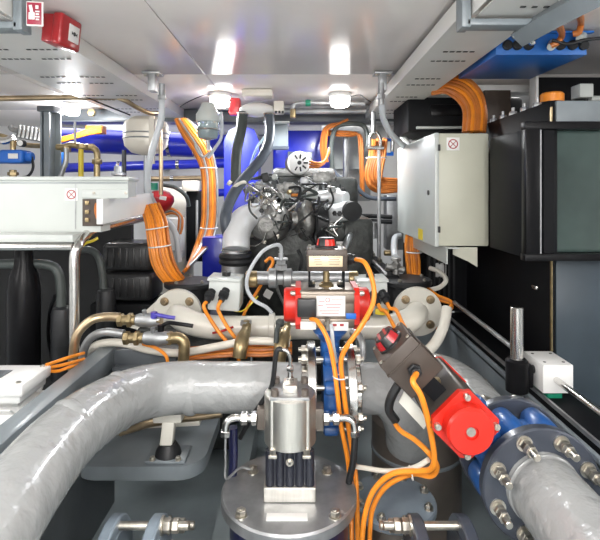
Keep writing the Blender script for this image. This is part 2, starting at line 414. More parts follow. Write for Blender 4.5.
# wrap ridges
part(mb, 'wrapping', 'lag', t)
for (px, py, Y, dx) in ((192, 388, 1.30, (1, 0.02, 0)), (119, 401, 1.17, (0.80, 0.60, 0)), (70, 434, .977, (0.62, 0.78, 0.02))):
    mb = MB(); a = V(dx).normalized(); c = P(px, py, Y)
    mb.lathe([(0.066, -0.014), (0.0695, -0.008), (0.0700, 0.006), (0.066, 0.014)], c, a, 36); part(mb, 'wrap_seam', 'lag', t)
t = thing('grey_elbow_pipe', 'grey pipe right of the middle flange bending down to the floor', 'pipe', (0.24, 1.30, 0.62))
mb = MB(); mb.vtube([(P(340, 388, 1.30), .066), (P(372, 388, 1.30), .066), (P(388, 391, 1.30), .067), (P(402, 405, 1.30), .068), (P(409, 424, 1.33), .069), (P(410, 440, 1.36), .069)], 32, 8)
part(mb, 'pipe_body', 'lag', t)
mb = MB(); mb.lathe([(0.001, 0), (0.105, 0.0), (0.108, 0.004), (0.108, 0.016), (0.104, 0.02), (0.001, 0.022)], (0.235, 1.215, 0.60), (0, 0, 1), 40); part(mb, 'foot_flange', 'flangel', t)
for k in range(8):
    a = k*PI/4+0.3; part(bolt_mb((0.235+0.090*math.cos(a), 1.215+0.090*math.sin(a), 0.621), (0, 0, 1), 0.009, 0.009, 0.006), 'bolt', 'bolt', t)
mb = MB(); mb.cyl((0.235, 1.215, 0.40), (0.235, 1.215, 0.60), 0.08, seg=32); part(mb, 'foot_pipe', 'bronzed', t)
# brown tank behind
t = thing('steel_sump_tank', 'dark brown steel cylinder standing between the two red-capped valves', 'tank', (0.335, 1.44, 0.40))
mb = MB(); mb.cyl((0.350, 1.45, 0.40), (0.350, 1.45, 0.725), 0.132, seg=48, ch=0.01); part(mb, 'shell', 'bronzed', t)
mb = MB(); mb.lathe([(0.132, 0), (0.135, 0.003), (0.135, 0.009), (0.132, 0.012)], (0.350, 1.45, 0.62), (0, 0, 1), 48); part(mb, 'weld_band', 'paint', t)

# ------------------------------------------------------------------ valves with actuators
def actuator(T, hb, labels, L=0.205, W=0.095, D=0.105, gap=0.034, cap_m='red', body_m='alu'):
    """local frame: origin on pipe axis, Z stem, X body axis; returns thing"""
    o = T @ V((0, 0, 0.227))
    t = thing('pneumatic_actuator', labels[0], 'valve actuator', o)
    zc = 0.227; z0 = zc-W/2; z1 = zc+W/2
    mb = MB(T); mb.box((0, 0, zc), (L-0.02, D, W), bev=0.008, seg=3)
    mb.box((0, -D/2-0.002, zc+0.028), (L-0.03, 0.006, 0.022), bev=0.002); mb.box((0, -D/2-0.002, zc-0.032), (L-0.03, 0.006, 0.018), bev=0.002)
    part(mb, 'body', body_m, t)
    for s in (-1, 1):
        mb = MB(T)
        x = s*(L/2-0.008)
        h = W/2+0.004; q = 0.016; dd = D/2+0.003
        poly = [(x-0.007, -dd+q, zc-h), (x-0.007, dd-q, zc-h), (x-0.007, dd, zc-h+q), (x-0.007, dd, zc+h-q), (x-0.007, dd-q, zc+h), (x-0.007, -dd+q, zc+h), (x-0.007, -dd, zc+h-q), (x-0.007, -dd, zc-h+q)]
        mb.prism(poly, (0.014, 0, 0))
        rc = min(W, D)*0.455
        mb.lathe([(rc, 0), (rc, 0.026), (rc-0.004, 0.031), (rc*0.3, 0.032), (rc*0.28, 0.027), (0.001, 0.027)], (x+s*0.007, 0, zc), (s, 0, 0), 36)
        ec = part(mb, 'end_cap', cap_m, t, 'red end cap')
        for yy in (-1, 1):
            for zz in (-1, 1):
                b = MB(T); pz = V((x+s*0.007, yy*(D/2-0.010), zc+zz*(W/2-0.010)))
                b.cyl(pz, pz+V((s*0.012, 0, 0)), 0.0065, seg=14, ch=0.001); b.cyl(pz+V((s*0.011, 0, 0)), pz+V((s*0.014, 0, 0)), 0.0035, seg=6)
                part(b, 'cap_screw', 'bolt', ec)
        b = MB(T); b.cyl((x+s*0.033, 0, zc), (x+s*0.036, 0, zc), 0.009, seg=16); part(b, 'centre_screw', 'bolt', ec)
    # stem and bracket
    mb = MB(T); mb.cyl((0, 0, z1), (0, 0, z1+gap), 0.009, seg=16); mb.lathe([(0.02, 0), (0.021, 0.004), (0.014, 0.010), (0.01, 0.012)], (0, 0, z1), (0, 0, 1), 20); part(mb, 'stem', 'brass', t)
    zb = z1+gap
    mb = MB(T)
    for s in (-1, 1):
        mb.box((s*0.046, 0, z1+gap/2), (0.005, 0.035, gap+0.002)); mb.box((s*0.040, 0, z1+0.002), (0.018, 0.035, 0.004))
    mb.box((0, 0, zb), (0.096, 0.035, 0.004)); part(mb, 'bracket', 'blackp', t)
    for s in (-1, 1):
        b = MB(T); b.nut((s*0.037, 0, z1+0.004), (0, 0, 1), 0.008, 0.009); part(b, 'nut', 'bolt', t)
    # switch box
    mb = MB(T); mb.box((0, 0, zb+0.002+hb/2), (0.106, 0.092, hb), bev=0.004, seg=2); mb.box((0, 0, zb+0.002+hb*0.72), (0.111, 0.097, 0.004), bev=0.001)
    sb = part(mb, 'switch_box', 'brownbox', t)
    for sx in (-1, 1):
        for sy in (-1, 1):
            b = MB(T); b.cyl((sx*0.044, sy*0.038, zb+hb), (sx*0.044, sy*0.038, zb+hb+0.005), 0.004, seg=10); part(b, 'screw', 'bolt', sb)
    zt = zb+0.002+hb
    mb = MB(T); mb.lathe([(0.031, 0), (0.031, 0.004), (0.026, 0.006), (0.022, 0.024), (0.019, 0.027), (0.001, 0.027)], (0, 0, zt), (0, 0, 1), 28); dm = part(mb, 'indicator_dome', 'darkpl', t)
    return t, sb, dm, zt, z0, z1, zb
# ---- valve 1 (middle)
pc = P(330, 388, 1.30)
t = thing('butterfly_valve', 'blue butterfly valve clamped between bright flanges in the middle', 'valve', pc-V((0, 0, .12)))
mb = MB(); mb.lathe([(0.066, -0.021), (0.088, -0.021), (0.09, -0.017), (0.09, 0.017), (0.088, 0.021), (0.066, 0.021)], pc, (1, 0, 0), 40)
mb.box(pc+V((0, 0, 0.125)), (0.034, 0.05, 0.10), bev=0.01, seg=3); mb.lathe([(0.026, 0.08), (0.026, 0.130), (0.046, 0.155), (0.046, 0.177)], pc, (0, 0, 1), 24)
body = part(mb, 'body', 'bluev', t)
for k in range(8):
    a = PI/8+k*PI/4; q = pc+V((0, math.cos(a)*0.099, math.sin(a)*0.099))
    mb = MB(); mb.lathe([(0.012, -0.02), (0.017, -0.016), (0.018, 0), (0.017, 0.016), (0.012, 0.02)], q, (1, 0, 0), 20); part(mb, 'lug', 'bluev', t)
mb = MB(); mb.box(pc+V((0, 0, 0.180)), (0.085, 0.085, 0.008), bev=0.002); part(mb, 'mounting_plate', 'bluev', t)
for s, lab in ((-1, 'bright steel flange left of the blue valve in the middle'), (1, 'bright steel flange right of the blue valve in the middle')):
    o = pc+V((s*0.040, 0, 0)); fl = thing('pipe_flange', lab, 'flange', o-V((0, 0, .122)))
    mb = MB(); mb.ring(o, (s, 0, 0), 0.122, 0.060, 0.022, 48); mb.ring(o+V((s*0.02, 0, 0)), (s, 0, 0), 0.078, 0.06, 0.018, 40); part(mb, 'ring', 'steel', fl)
    for k in range(8):
        a = PI/8+k*PI/4; q = o+V((s*0.022, math.cos(a)*0.099, math.sin(a)*0.099)); part(bolt_mb(q, (s, 0, 0), 0.012, 0.014, 0.010, 0.55), 'bolt', 'bolt', fl)
        if s < 0: part(MB().cyl(q+V((0.01, 0, 0)), q+V((0.105, 0, 0)), 0.0065, seg=12), 'stud', 'bolt', fl)
T1 = Matrix.Translation(pc+V((-0.010, 0.0, 0)))
ta, sb, dm, zt, z0, z1, zb = actuator(T1, 0.058, ['upright valve actuator with two red end caps and gold nameplate in the middle'], L=0.168, W=0.100, D=0.12, gap=0.044, body_m='actreflect')
yf = -0.0465
mb = MB(T1); mb.box((-0.004, yf-0.001, zb+0.030), (0.088, 0.002, 0.030), bev=0.0006); npl = part(mb, 'nameplate', 'gold', sb)
mb = MB(T1)
for k in range(4): mb.box((-0.028+0.002*k, yf-0.0024, zb+0.040-0.006*k), (0.020-0.004*(k % 2), 0.0008, 0.0014))
for k in range(4): mb.box((0.018, yf-0.0024, zb+0.040-0.006*k), (0.032-0.006*(k % 2), 0.0008, 0.0014))
part(mb, 'lettering', 'bronzed', npl)
mb = MB(T1)
for a0 in (20, 140, 260):
    prof = []
    for k in range(7):
        a = math.radians(a0+k*12); prof.append(a)
    lo = [(0.0268*math.cos(a), 0.0268*math.sin(a), zt+0.0065) for a in prof]; hi = [(0.0232*math.cos(a), 0.0232*math.sin(a), zt+0.0235) for a in prof]
    for i in range(6):
        vs = [mb.v(x) for x in (lo[i], lo[i+1], hi[i+1], hi[i])]; mb.bm.faces.new(vs)
        vs = [mb.v((x[0]*0.9, x[1]*0.9, x[2])) for x in (lo[i], lo[i+1], hi[i+1], hi[i])]; mb.bm.faces.new(vs)
part(mb, 'indicator_band', 'red', dm)
yb = -0.060-0.005
mb = MB(T1); mb.box((0.008, yb-0.0015, 0.238), (0.074, 0.002, 0.052), bev=0.0006); lb = part(mb, 'data_label', 'label', ta)
mb = MB(T1)
for x, z, w in ((0.024, 0.256, 0.03), (-0.015, 0.250, 0.014), (-0.018, 0.240, 0.012), (0.014, 0.242, 0.04), (0.014, 0.235, 0.034), (0.004, 0.226, 0.05), (0.006, 0.220, 0.044)): mb.box((x, yb-0.0028, z), (w, 0.0006, 0.0012))
mb.ring((0.0, yb-0.0026, 0.254), (0, -1, 0), 0.006, 0.0045, 0.0006, 16, 0.0001); part(mb, 'lettering', 'inkred', lb)
mb = MB(T1); mb.box((-0.054, yb-0.008, 0.236), (0.048, 0.022, 0.046), bev=0.003); part(mb, 'port_block', 'darkpl', ta)
mb = MB(T1); mb.box((0.060, yb-0.001, 0.212), (0.026, 0.002, 0.015), bev=0.0005); part(mb, 'blue_tag', 'bluem', ta, 'small blue tag')
mb = MB(T1); mb.box((0.028, yb-0.0025, 0.186), (0.05, 0.002, 0.022), bev=0.0005); mb.box((-0.05, yb-0.0025, 0.188), (0.04, 0.002, 0.02), bev=0.0005); l2 = part(mb, 'lower_label', 'label', ta)
mb = MB(T1); mb.box((0.018, yb-0.0038, 0.190), (0.010, 0.0006, 0.006)); mb.box((0.036, yb-0.0038, 0.190), (0.010, 0.0006, 0.006)); part(mb, 'marks', 'inkred', l2)
mb = MB(T1); mb.cyl((0.053, -0.01, zb+0.030), (0.078, -0.01, zb+0.030), 0.012, seg=16, ch=0.002); mb.nut((0.056, -0.01, zb+0.03), (1, 0, 0), 0.016, 0.012); part(mb, 'cable_gland', 'rubber', sb)
mb = MB(T1); mb.cyl((0.0, yb-0.001, 0.20), (0.0, yb-0.016, 0.197), 0.008, seg=14); mb.cyl((0.0, yb-0.014, 0.205), (0.0, yb-0.014, 0.18), 0.0055, seg=12); part(mb, 'hose_fitting', 'bolt', ta)
# ---- valve 2 (right, tilted)
vc = V((0.488, 1.045, ZC-0.600))
t = thing('butterfly_valve', 'blue butterfly valve between slate flanges on the lower right pipe', 'valve', vc-V((0, 0, .12)))
mb = MB(); mb.lathe([(0.066, -0.024), (0.090, -0.024), (0.093, -0.018), (0.093, 0.018), (0.090, 0.024), (0.066, 0.024)], vc, (0, 1, 0), 40)
sdir = V((-1, 0, 1)).normalized()
mb.cyl(vc+sdir*0.08, vc+sdir*0.165, 0.026, seg=24); mb.cyl(vc+sdir*0.160, vc+sdir*0.176, 0.04, seg=24); part(mb, 'body', 'bluev', t)
for k in range(8):
    a = PI/8+k*PI/4; q = vc+V((math.cos(a)*0.090, 0, math.sin(a)*0.090))
    mb = MB(); mb.lathe([(0.020, -0.050), (0.026, -0.040), (0.028, 0), (0.026, 0.040), (0.020, 0.050)], q, (0, 1, 0), 24); part(mb, 'lug', 'bluev', t)
for s, lab in ((-1, 'big slate flange with long studs on the lower right pipe, nearest the viewer'), (1, 'slate flange behind the blue valve on the lower right pipe')):
    o = vc+V((0, s*0.056, 0)); fl = thing('pipe_flange', lab, 'flange', o-V((0, 0, .125)))
    mb = MB(); mb.ring(o, (0, s, 0), 0.120, 0.060, 0.024, 56, 0.003); part(mb, 'ring', 'flange', fl)
    for k in range(8):
        a = PI/8+k*PI/4; q = o+V((math.cos(a)*0.098, s*0.024, math.sin(a)*0.098)); 
        part(long_bolt_mb(q, (0, s, 0), 0.0125), 'stud_bolt', 'bolt', fl)
    if s < 0:
        a = PI/8+5*PI/4; q = o+V((math.cos(a)*0.098, -0.080, math.sin(a)*0.098)); part(MB().cyl(q+V((0, 0.001, 0)), q+V((0, -0.001, 0)), 0.0064, seg=14), 'paint_dot', 'green', fl, 'green dab of paint on a stud end')
t = thing('lower_right_pipe', 'light grey pipe coming forward from the slate flange at lower right', 'pipe', (0.478, 0.8, 0.745))
mb = MB(); mb.vtube([(vc+V((0, -0.062, 0)), .074), (vc+V((0, -0.085, 0)), .074), (vc+V((0, -0.098, 0)), .070), (vc+V((0, -0.12, 0)), .071), (vc+V((0.0, -0.3, 0)), .071), (vc+V((0.0, -0.65, 0)), .071)], 36, 6); part(mb, 'pipe_body', 'lag', t)
mb = MB(); mb.lathe([(0.070, -0.006), (0.0735, -0.003), (0.0735, 0.003), (0.070, 0.006)], vc+V((0, -0.088, 0)), (0, 1, 0), 36); part(mb, 'weld_bead', 'lag', t)
t = thing('rear_right_pipe', 'light grey pipe going back behind the tilted red-capped actuator', 'pipe', (0.478, 1.3, 0.745))
mb = MB(); mb.vtube([(vc+V((0, 0.05, 0)), .07), (vc+V((0, 0.2, 0.0)), .07), (vc+V((-0.01, 0.36, 0.01)), .07), (vc+V((-0.05, 0.50, 0.0)), .07), (vc+V((-0.12, 0.60, -0.05)), .068)], 32, 6); part(mb, 'pipe_body', 'lag', t)
# local X -> -Y (toward the viewer), local Z -> stem direction
X = V((0, -1, 0)); Z = sdir; Yv = Z.cross(X)
T2 = Matrix((X.to_4d(), Yv.to_4d(), Z.to_4d(), (0, 0, 0, 1))).transposed()
for i in range(3): T2[3][i] = 0
T2 = Matrix.Translation(vc+V((-0.030, -0.012, 0.008))-sdir*0.036) @ T2
ta2, sb2, dm2, zt2, z02, z12, zb2 = actuator(T2, 0.095, ['tilted valve actuator with a big round red cap at lower right'], L=0.20, W=0.10, D=0.10, body_m='actdark')
mb = MB(T2)
for a0 in (10, 100, 190, 280):
    A = [math.radians(a0+k*10) for k in range(6)]
    for rr, hh in (((0.0292, 0.006), (0.0245, 0.0245)),):
        for i in range(5):
            p4 = [(rr[0]*math.cos(A[i]), rr[0]*math.sin(A[i]), zt2+rr[1]), (rr[0]*math.cos(A[i+1]), rr[0]*math.sin(A[i+1]), zt2+rr[1]), (hh[0]*math.cos(A[i+1]), hh[0]*math.sin(A[i+1]), zt2+hh[1]), (hh[0]*math.cos(A[i]), hh[0]*math.sin(A[i]), zt2+hh[1])]
            mb.bm.faces.new([mb.v(x) for x in p4]); mb.bm.faces.new([mb.v((x[0]*.86, x[1]*.86, x[2]-.001)) for x in p4])
mb.box((0, 0.008, zt2+0.0275), (0.036, 0.006, 0.001)); mb.box((0, -0.008, zt2+0.0275), (0.036, 0.006, 0.001))
part(mb, 'indicator_band', 'redd', dm2)
gl = V((0.055, 0.0, zb2+0.045))
mb = MB(T2); mb.cyl(gl, gl+V((0.024, 0, 0)), 0.010, seg=16, ch=0.002); mb.nut(gl+V((0.003, 0, 0)), (1, 0, 0), 0.0145, 0.011); part(mb, 'cable_gland', 'rubber', sb2)
mb = MB(T2); mb.box((-0.02, -0.0525, 0.227), (0.07, 0.002, 0.04), bev=0.0005); part(mb, 'data_label', 'label', ta2)
a_, b_ = P(399, 397, 1.06), P(424, 424, 1.05)
d_ = (b_-a_); part(MB().hexa([a_+V((0, 0, -.012)), b_+V((0, 0, -.012)), b_+V((0, .004, -.012)), a_+V((0, .004, -.012)), a_+V((0.012, 0, .012)), b_+V((0.012, 0, .012)), b_+V((0.012, .004, .012)), a_+V((0.012, .004, .012))]), 'side_strap', 'cream', ta2, 'cream strap under the box')
part(MB().tube([P(398, 385, 1.08), P(391, 398, 1.08), P(389, 410, 1.085), P(396, 421, 1.09)], 0.010, 10), 'lower_clip', 'rubber', ta2)
GL2 = T2 @ (gl+V((0.022, 0, 0)))
GL1 = T1 @ V((0.078, -0.01, zb+0.030))

# ------------------------------------------------------------------ orange control cables in the middle
def cable(pts, r, m, label, name='control_cable', cat='cable', group=None, seg=10, n=8):
    return single(MB().tube(pts, r, seg, n=n), name, m, label, cat, group)
cable([GL1+V((-0.004, 0, 0)), P(365, 263, 1.24), P(373, 283, 1.21), P(373, 303, 1.19), P(362, 325, 1.17), P(346, 348, 1.165), P(341, 362, 1.165), P(343, 385, 1.165), P(346, 410, 1.17), P(352, 450, 1.19), P(356, 480, 1.17), P(358, 540, 1.12), P(360, 590, 1.10)], 0.0062, 'orange', 'orange cable looping from the upper switch box down past the blue valve')
cable([P(311, 319, 1.225), P(318, 322, 1.19), P(328, 340, 1.165), P(334, 366, 1.16), P(337, 390, 1.155), P(341, 425, 1.17), P(349, 470, 1.18), P(352, 540, 1.13), P(353, 590, 1.10)], 0.0058, 'orange', 'orange cable from the actuator port block straight down the blue valve')
cable([GL2, P(413, 382, .93), P(421, 396, .93), P(428, 420, .95), P(433, 445, .97), P(434, 462, .98), P(429, 470, 1.0), P(415, 471, 1.02), P(392, 474, 1.04), P(374, 490, 1.06), P(365, 515, 1.07), P(362, 545, 1.07), P(362, 590, 1.07)], 0.0060, 'orange', 'yellow-orange cable from the tilted switch box looping down to the left')
cable([P(392, 418, 1.12), P(400, 430, 1.06), P(415, 440, 1.03), P(428, 452, 1.0), P(437, 466, 1.01), P(431, 476, 1.03), P(412, 474, 1.05), P(388, 485, 1.07), P(374, 505, 1.09), P(370, 530, 1.09), P(369, 590, 1.09)], 0.0056, 'orange', 'deeper orange cable under the tilted actuator curling back left')
cable([P(351, 466, 1.16), P(365, 468, 1.12), P(385, 471, 1.08), P(405, 470, 1.045), P(418, 466, 1.02), P(428, 460, 1.0)], 0.0055, 'tank', 'thin cream tube crossing under the tilted actuator', 'plastic_tube', 'tube')
def tie(c, axis, R, label, m='label'):
    t = MB().torus(c, axis, R, 0.0016, 16, 6); t.box(V(c)+V((R+0.002, -0.002, 0)), (0.005, 0.004, 0.004)); return single(t, 'cable_tie', m, label, 'cable tie')
tie(P(339.5, 377, 1.158), (0.1, 0, 1), 0.0155, 'white cable tie around two orange cables by the blue valve')
tie(P(411, 473, 1.045), (1, 0, 0.2), 0.014, 'white cable tie around the cable loop under the tilted actuator')
cable([P(331, 325, 1.215), P(332, 332, 1.20), P(333, 345, 1.20), P(336, 362, 1.22)], 0.005, 'hose', 'short clear tube below the upright actuator', 'plastic_tube', 'tube')
cable([P(433, 330, 1.16)]+[P(400, 418, 1.10)], 0.0, 'hose', 'x') if False else None

# ------------------------------------------------------------------ front control valve on the round plate
PZ = 0.70; PCY = 1.128; PX = -0.026
t = thing('filter_housing', 'round bright lidded housing standing at bottom centre', 'valve housing', (PX, PCY, 0.40))
mb = MB(); mb.lathe([(0.135, 0), (0.138, 0.01), (0.138, 0.262), (0.15, 0.272)], (PX, PCY, 0.402), (0, 0, 1), 48); part(mb, 'barrel', 'navy', t, 'dark navy barrel')
mb = MB(); mb.lathe([(0.13, -0.028), (0.155, -0.028), (0.158, -0.025), (0.158, -0.004), (0.154, 0), (0.001, 0)], (PX, PCY, PZ), (0, 0, 1), 64); lid = part(mb, 'lid', 'galv', t, 'bright round lid')
for bx, by in ((241, 511), (335, 512), (253, 468), (327, 468)):
    Yb = 0.69*480/(by-190); q = P(bx, by, Yb); q.z = PZ
    b = bolt_mb(q, (0, 0, 1), 0.011, 0.012, 0.004); part(b, 'bolt', 'bolt', lid)
part(MB().box(P(286.5, 514, 1.035)*1+V((0, 0, 0.0)), (0.088, 0.026, 0.0015), None, 0.0004), 'blank_label', 'label', lid, 'blank white label') if False else None
q = V((PX+0.0, 0, 0)); 
mb = MB(); mb.box((PX-0.002, 1.026, PZ+0.001), (0.088, 0.024, 0.0015), bev=0.0004); part(mb, 'blank_label', 'label', lid, 'blank white label')
t = thing('lift_cylinder', 'silver cylinder block on dark column standing on the round lid', 'valve', (PX+0.003, 1.12, PZ))
bx0 = PX+0.003
mb = MB(); mb.box((bx0, 1.122, PZ+0.018), (0.117, 0.10, 0.034), bev=0.003); part(mb, 'base_block', 'alu', t)
mb = MB(); mb.box((bx0, 1.122, PZ+0.075), (0.100, 0.085, 0.085), bev=0.004)
for x in (-0.045, -0.022, 0, 0.022, 0.045): mb.cyl((bx0+x, 1.082, PZ+0.036), (bx0+x, 1.082, PZ+0.115), 0.010, seg=16)
part(mb, 'column', 'navyd', t, 'dark ribbed column')
mb = MB(); mb.box((bx0, 1.122, PZ+0.172), (0.088, 0.092, 0.112), bev=0.004, seg=3)
mb.cyl((bx0, 1.1224, PZ+0.116), (bx0, 1.1224, PZ+0.228), 0.060, seg=56, ch=0.002)
for x in (-1, 1): mb.cyl((bx0+x*0.040, 1.083, PZ+0.116), (bx0+x*0.040, 1.083, PZ+0.228), 0.008, seg=16)
part(mb, 'cylinder_block', 'alu', t)
mb = MB(); mb.box((bx0, 1.122, PZ+0.231), (0.088, 0.094, 0.007), bev=0.001); part(mb, 'top_plate', 'galv', t)
mb = MB(); mb.box((bx0, 1.122, PZ+0.243), (0.034, 0.05, 0.018), bev=0.003); part(mb, 'port_boss', 'alu', t)
for x in (-1, 1):
    for y in (-1, 1):
        b = MB(); p = V((bx0+x*0.034, 1.122+y*0.036, PZ+0.234)); b.cyl(p, p+V((0, 0, 0.015)), 0.0085, seg=18, ch=0.001); b.nut(p+V((0, 0, 0.0145)), (0, 0, 1), 0.004, 0.001); part(b, 'cap_screw', 'bronzed', t)
    b = MB(); p = V((bx0+x*0.038, 1.076, PZ+0.108)); b.nut(p, (0, 0, 1), 0.008, 0.012); b.box(p+V((0, 0, -0.004)), (0.02, 0.014, 0.008), bev=0.002); part(b, 'foot_screw', 'bolt', t)
part(bolt_mb((bx0, 1.072, PZ+0.092), (0, -1, 0), 0.007, 0.005, 0.002), 'plug', 'bolt', t)
mb = MB(); mb.box((bx0, 1.150, PZ+0.160), (0.158, 0.045, 0.050), bev=0.003); part(mb, 'manifold_arm', 'bronzed', t)
for s in (-1, 1):
    c = V((bx0+s*0.078, 1.13, PZ+0.163))
    mb = MB(); mb.nut(c, (s, 0, 0), 0.016, 0.014); mb.cyl(c, c+V((s*0.03, 0, 0)), 0.009, seg=16); mb.nut(c+V((s*0.022, 0, 0)), (s, 0, 0), 0.015, 0.016)
    mb.tube([c+V((s*0.035, 0, 0)), c+V((s*0.055, 0, 0.0)), c+V((s*0.070, -0.002, -0.008)), c+V((s*0.074, -0.003, -0.03))], 0.0085, 12); mb.nut(c+V((s*0.074, -0.003, -0.028)), (0, 0, -1), 0.012, 0.014); part(mb, 'hose_elbow', 'steel', t, 'bright elbow fitting')
mb = MB(); c = V((bx0, 1.122, PZ+0.25)); mb.nut(c, (0, 0, 1), 0.010, 0.012); mb.cyl(c, c+V((0, 0, 0.04)), 0.006, seg=12); mb.nut(c+V((0, 0, 0.026)), (0, 0, 1), 0.009, 0.012)
mb.tube([c+V((0, 0, 0.035)), c+V((0, 0, 0.055)), c+V((-0.006, 0, 0.072)), c+V((-0.018, 0, 0.078))], 0.0045, 10); part(mb, 'top_fitting', 'steel', t)
cL = V((bx0-0.152, 1.127, PZ+0.163-0.04)); cR = V((bx0+0.152, 1.127, PZ+0.163-0.04))
cable([c+V((-0.018, 0, 0.078)), c+V((-0.032, 0.0, 0.07)), P(272, 385, 1.14), P(262, 402, 1.15), P(250, 420, 1.20), P(240, 438, 1.22)], 0.006, 'rubber', 'black hydraulic hose from the top of the silver cylinder down left', 'hydraulic_hose', 'hose')
cable([cL, cL+V((0.0, 0, -0.06)), cL+V((0.002, 0, -0.10)), P(240, 468, 1.16), P(250, 469, 1.17)], 0.003, 'galv', 'thin steel tube from the left elbow to the lid bolt', 'metal_tube', 'tube')
cable([cL+V((0.012, 0.04, 0.0)), cL+V((0.012, 0.05, -0.09)), cL+V((0.0, 0.06, -0.2))], 0.011, 'navy', 'dark hose behind the left elbow going down', 'rubber_hose', 'hose')
cable([cR, cR+V((-0.004, 0, -0.06)), cR+V((-0.012, 0.02, -0.12)), cR+V((-0.01, 0.06, -0.2))], 0.008, 'rubber', 'black hose dropping from the right elbow', 'rubber_hose', 'hose')

# ------------------------------------------------------------------ crossing pipe with flanges at the bottom edge
def low_pipe(s, xs, label):
    o = V((s*0.30, 0.95, 0.648))
    for i, x in enumerate(xs):
        fl = thing('pipe_flange', label[i], 'flange', (s*x, 0.95, 0.648-0.093))
        mb = MB(); mb.ring((s*x-0.012, 0.95, 0.648), (1, 0, 0), 0.094, 0.058, 0.024, 48, 0.003); mb.ring((s*x-0.014, 0.95, 0.648), (1, 0, 0), 0.066, 0.04, 0.028, 40, 0.002); part(mb, 'ring', 'flangel' if s < 0 else 'flange', fl)
        d = 1 if s < 0 else -1
        if i == len(xs)-1:
            for k in range(8):
                a = PI/8+k*PI/4+0.18; q = V((s*x+d*0.012, 0.95+0.078*math.cos(a), 0.648+0.078*math.sin(a))); part(long_bolt_mb(q, (d, 0, 0), 0.014), 'stud_bolt', 'bolt', fl)
    a, b = sorted((s*xs[0], s*xs[1]))
    t = thing('bilge_pipe', label[2], 'pipe', (s*0.30, 0.95, 0.60))
    mb = MB(); mb.cyl((s*0.57, 0.95, 0.648), (s*xs[0], 0.95, 0.648), 0.045, seg=28); mb.cyl((s*xs[1], 0.95, 0.648), (s*0.175, 0.95, 0.648), 0.045, seg=28); part(mb, 'pipe_body', 'lag', t)
    mb = MB(); mb.box((s*0.5, 0.95, 0.50), (0.05, 0.06, 0.21), bev=0.004); part(mb, 'saddle', 'paintd', t)
    for k in range(8):
        an = PI/8+k*PI/4+0.18; q = V((a, 0.95+0.078*math.cos(an), 0.648+0.078*math.sin(an))); part(MB().cyl(q, q+V((b-a, 0, 0)), 0.008, seg=12), 'stud', 'bolt', t)
low_pipe(-1, (0.375, 0.290), ('blue-grey flange at the bottom edge, outermost left', 'blue-grey flange with nuts at the bottom edge beside the round lid', 'short pipe joint with bare studs at the bottom left edge'))
low_pipe(1, (0.330, 0.235), ('blue-grey flange at the bottom edge, right of the nut cluster', 'blue-grey flange with nuts at the bottom edge below the orange cables', 'short pipe joint with bare studs at the bottom right edge'))

# ================================================================== LEFT: generator enclosure and what stands near it
t = thing('generator_enclosure', 'wide light grey enclosure panel at left with a no-entry sticker, above the black machinery', 'enclosure', (-1.1, 1.85, 1.2))
def xy(px, Y): return (px-300)/F*Y
def zz(py, Y): return ZC-(py-190)/F*Y
mb = MB(); mb.prism([(-1.7, 1.60, 1.26), (-0.664, 1.60, 1.26), (-0.664, 1.60, 1.376), (-0.573, 1.60, 1.376), (-0.573, 1.60, 1.431), (-1.7, 1.60, 1.431)], (0, 0.08, 0)); part(mb, 'front_panel', 'cabgrey', t)
mb = MB(); mb.box(((-1.72-0.566)/2, 1.64, 1.438), (1.72-0.566, 0.10, 0.014), bev=0.004); part(mb, 'top_lid', 'cabgrey', t)
mb = MB(); mb.box(((-1.7-0.71)/2, 1.555, 1.248), (1.7-0.71, 0.11, 0.026), bev=0.006); part(mb, 'lower_ledge', 'cabgrey', t)
part(MB().box((-1.135, 1.599, 1.4235), (1.12, 0.003, 0.003)), 'seam', 'paint', t)
part(MB().box((-0.748, 1.599, 1.345), (0.003, 0.003, 0.15)), 'seam', 'galv', t)
mb = MB(); mb.box((xy(106, 1.605), 1.600, zz(194, 1.605)), (0.155, 0.008, 0.030), bev=0.002); ap = part(mb, 'access_plate', 'cabgrey', t)
for px in (94, 126): part(bolt_mb(P(px, 193, 1.596), (0, -1, 0), 0.004, 0.002, 0), 'screw', 'bolt', ap)
mb = MB(); mb.box((xy(93, 1.6), 1.598, zz(212.5, 1.6)), (0.066, 0.006, 0.090)); part(mb, 'window_opening', 'brownbox', t, 'small dark window showing orange wires')
mb = MB()
for k in range(5): mb.tube([P(96+1.2*k, 203+k % 2, 1.592), P(95+1.4*k, 210, 1.589), P(97+k, 219, 1.592)], 0.003, 6)
part(mb, 'inner_wires', 'oranged', t)
mb = MB()
for y in (203, 212, 220): mb.box(P(87, y, 1.592), (0.012, 0.006, 0.014), bev=0.001)
part(mb, 'terminal', 'brass', t)
sticker_no_entry(P(71.5, 194.5, 1.599), (0, -1, 0), (0, 0, 1), 0.042, t)
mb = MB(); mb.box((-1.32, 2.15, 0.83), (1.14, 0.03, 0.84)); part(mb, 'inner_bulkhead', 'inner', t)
single(MB().hexa([(-0.662, 1.56, 1.288), (-0.640, 1.56, 1.288), (-0.640, 2.10, 1.306), (-0.662, 2.10, 1.306), (-0.662, 1.56, 1.371), (-0.640, 1.56, 1.371), (-0.640, 2.10, 1.388), (-0.662, 2.10, 1.388)], 0.002), 'cable_duct', 'white', 'plain white cable duct beside the enclosure window, orange bundle at its end', 'duct')
t = thing('tube_frame', 'bent stainless tube frame around the black machinery at left', 'frame', (-0.705, 1.5, 0.5))
part(MB().tube([(-0.705, 1.5, 0.50), (-0.705, 1.5, 0.9), (-0.705, 1.5, 1.10), (-0.705, 1.5, 1.19), (-0.700, 1.515, 1.225), P(84, 237, 1.58), P(100, 228, 1.70), P(150, 217, 2.14)], 0.0155, 14, n=10), 'corner_tube', 'steel', t)
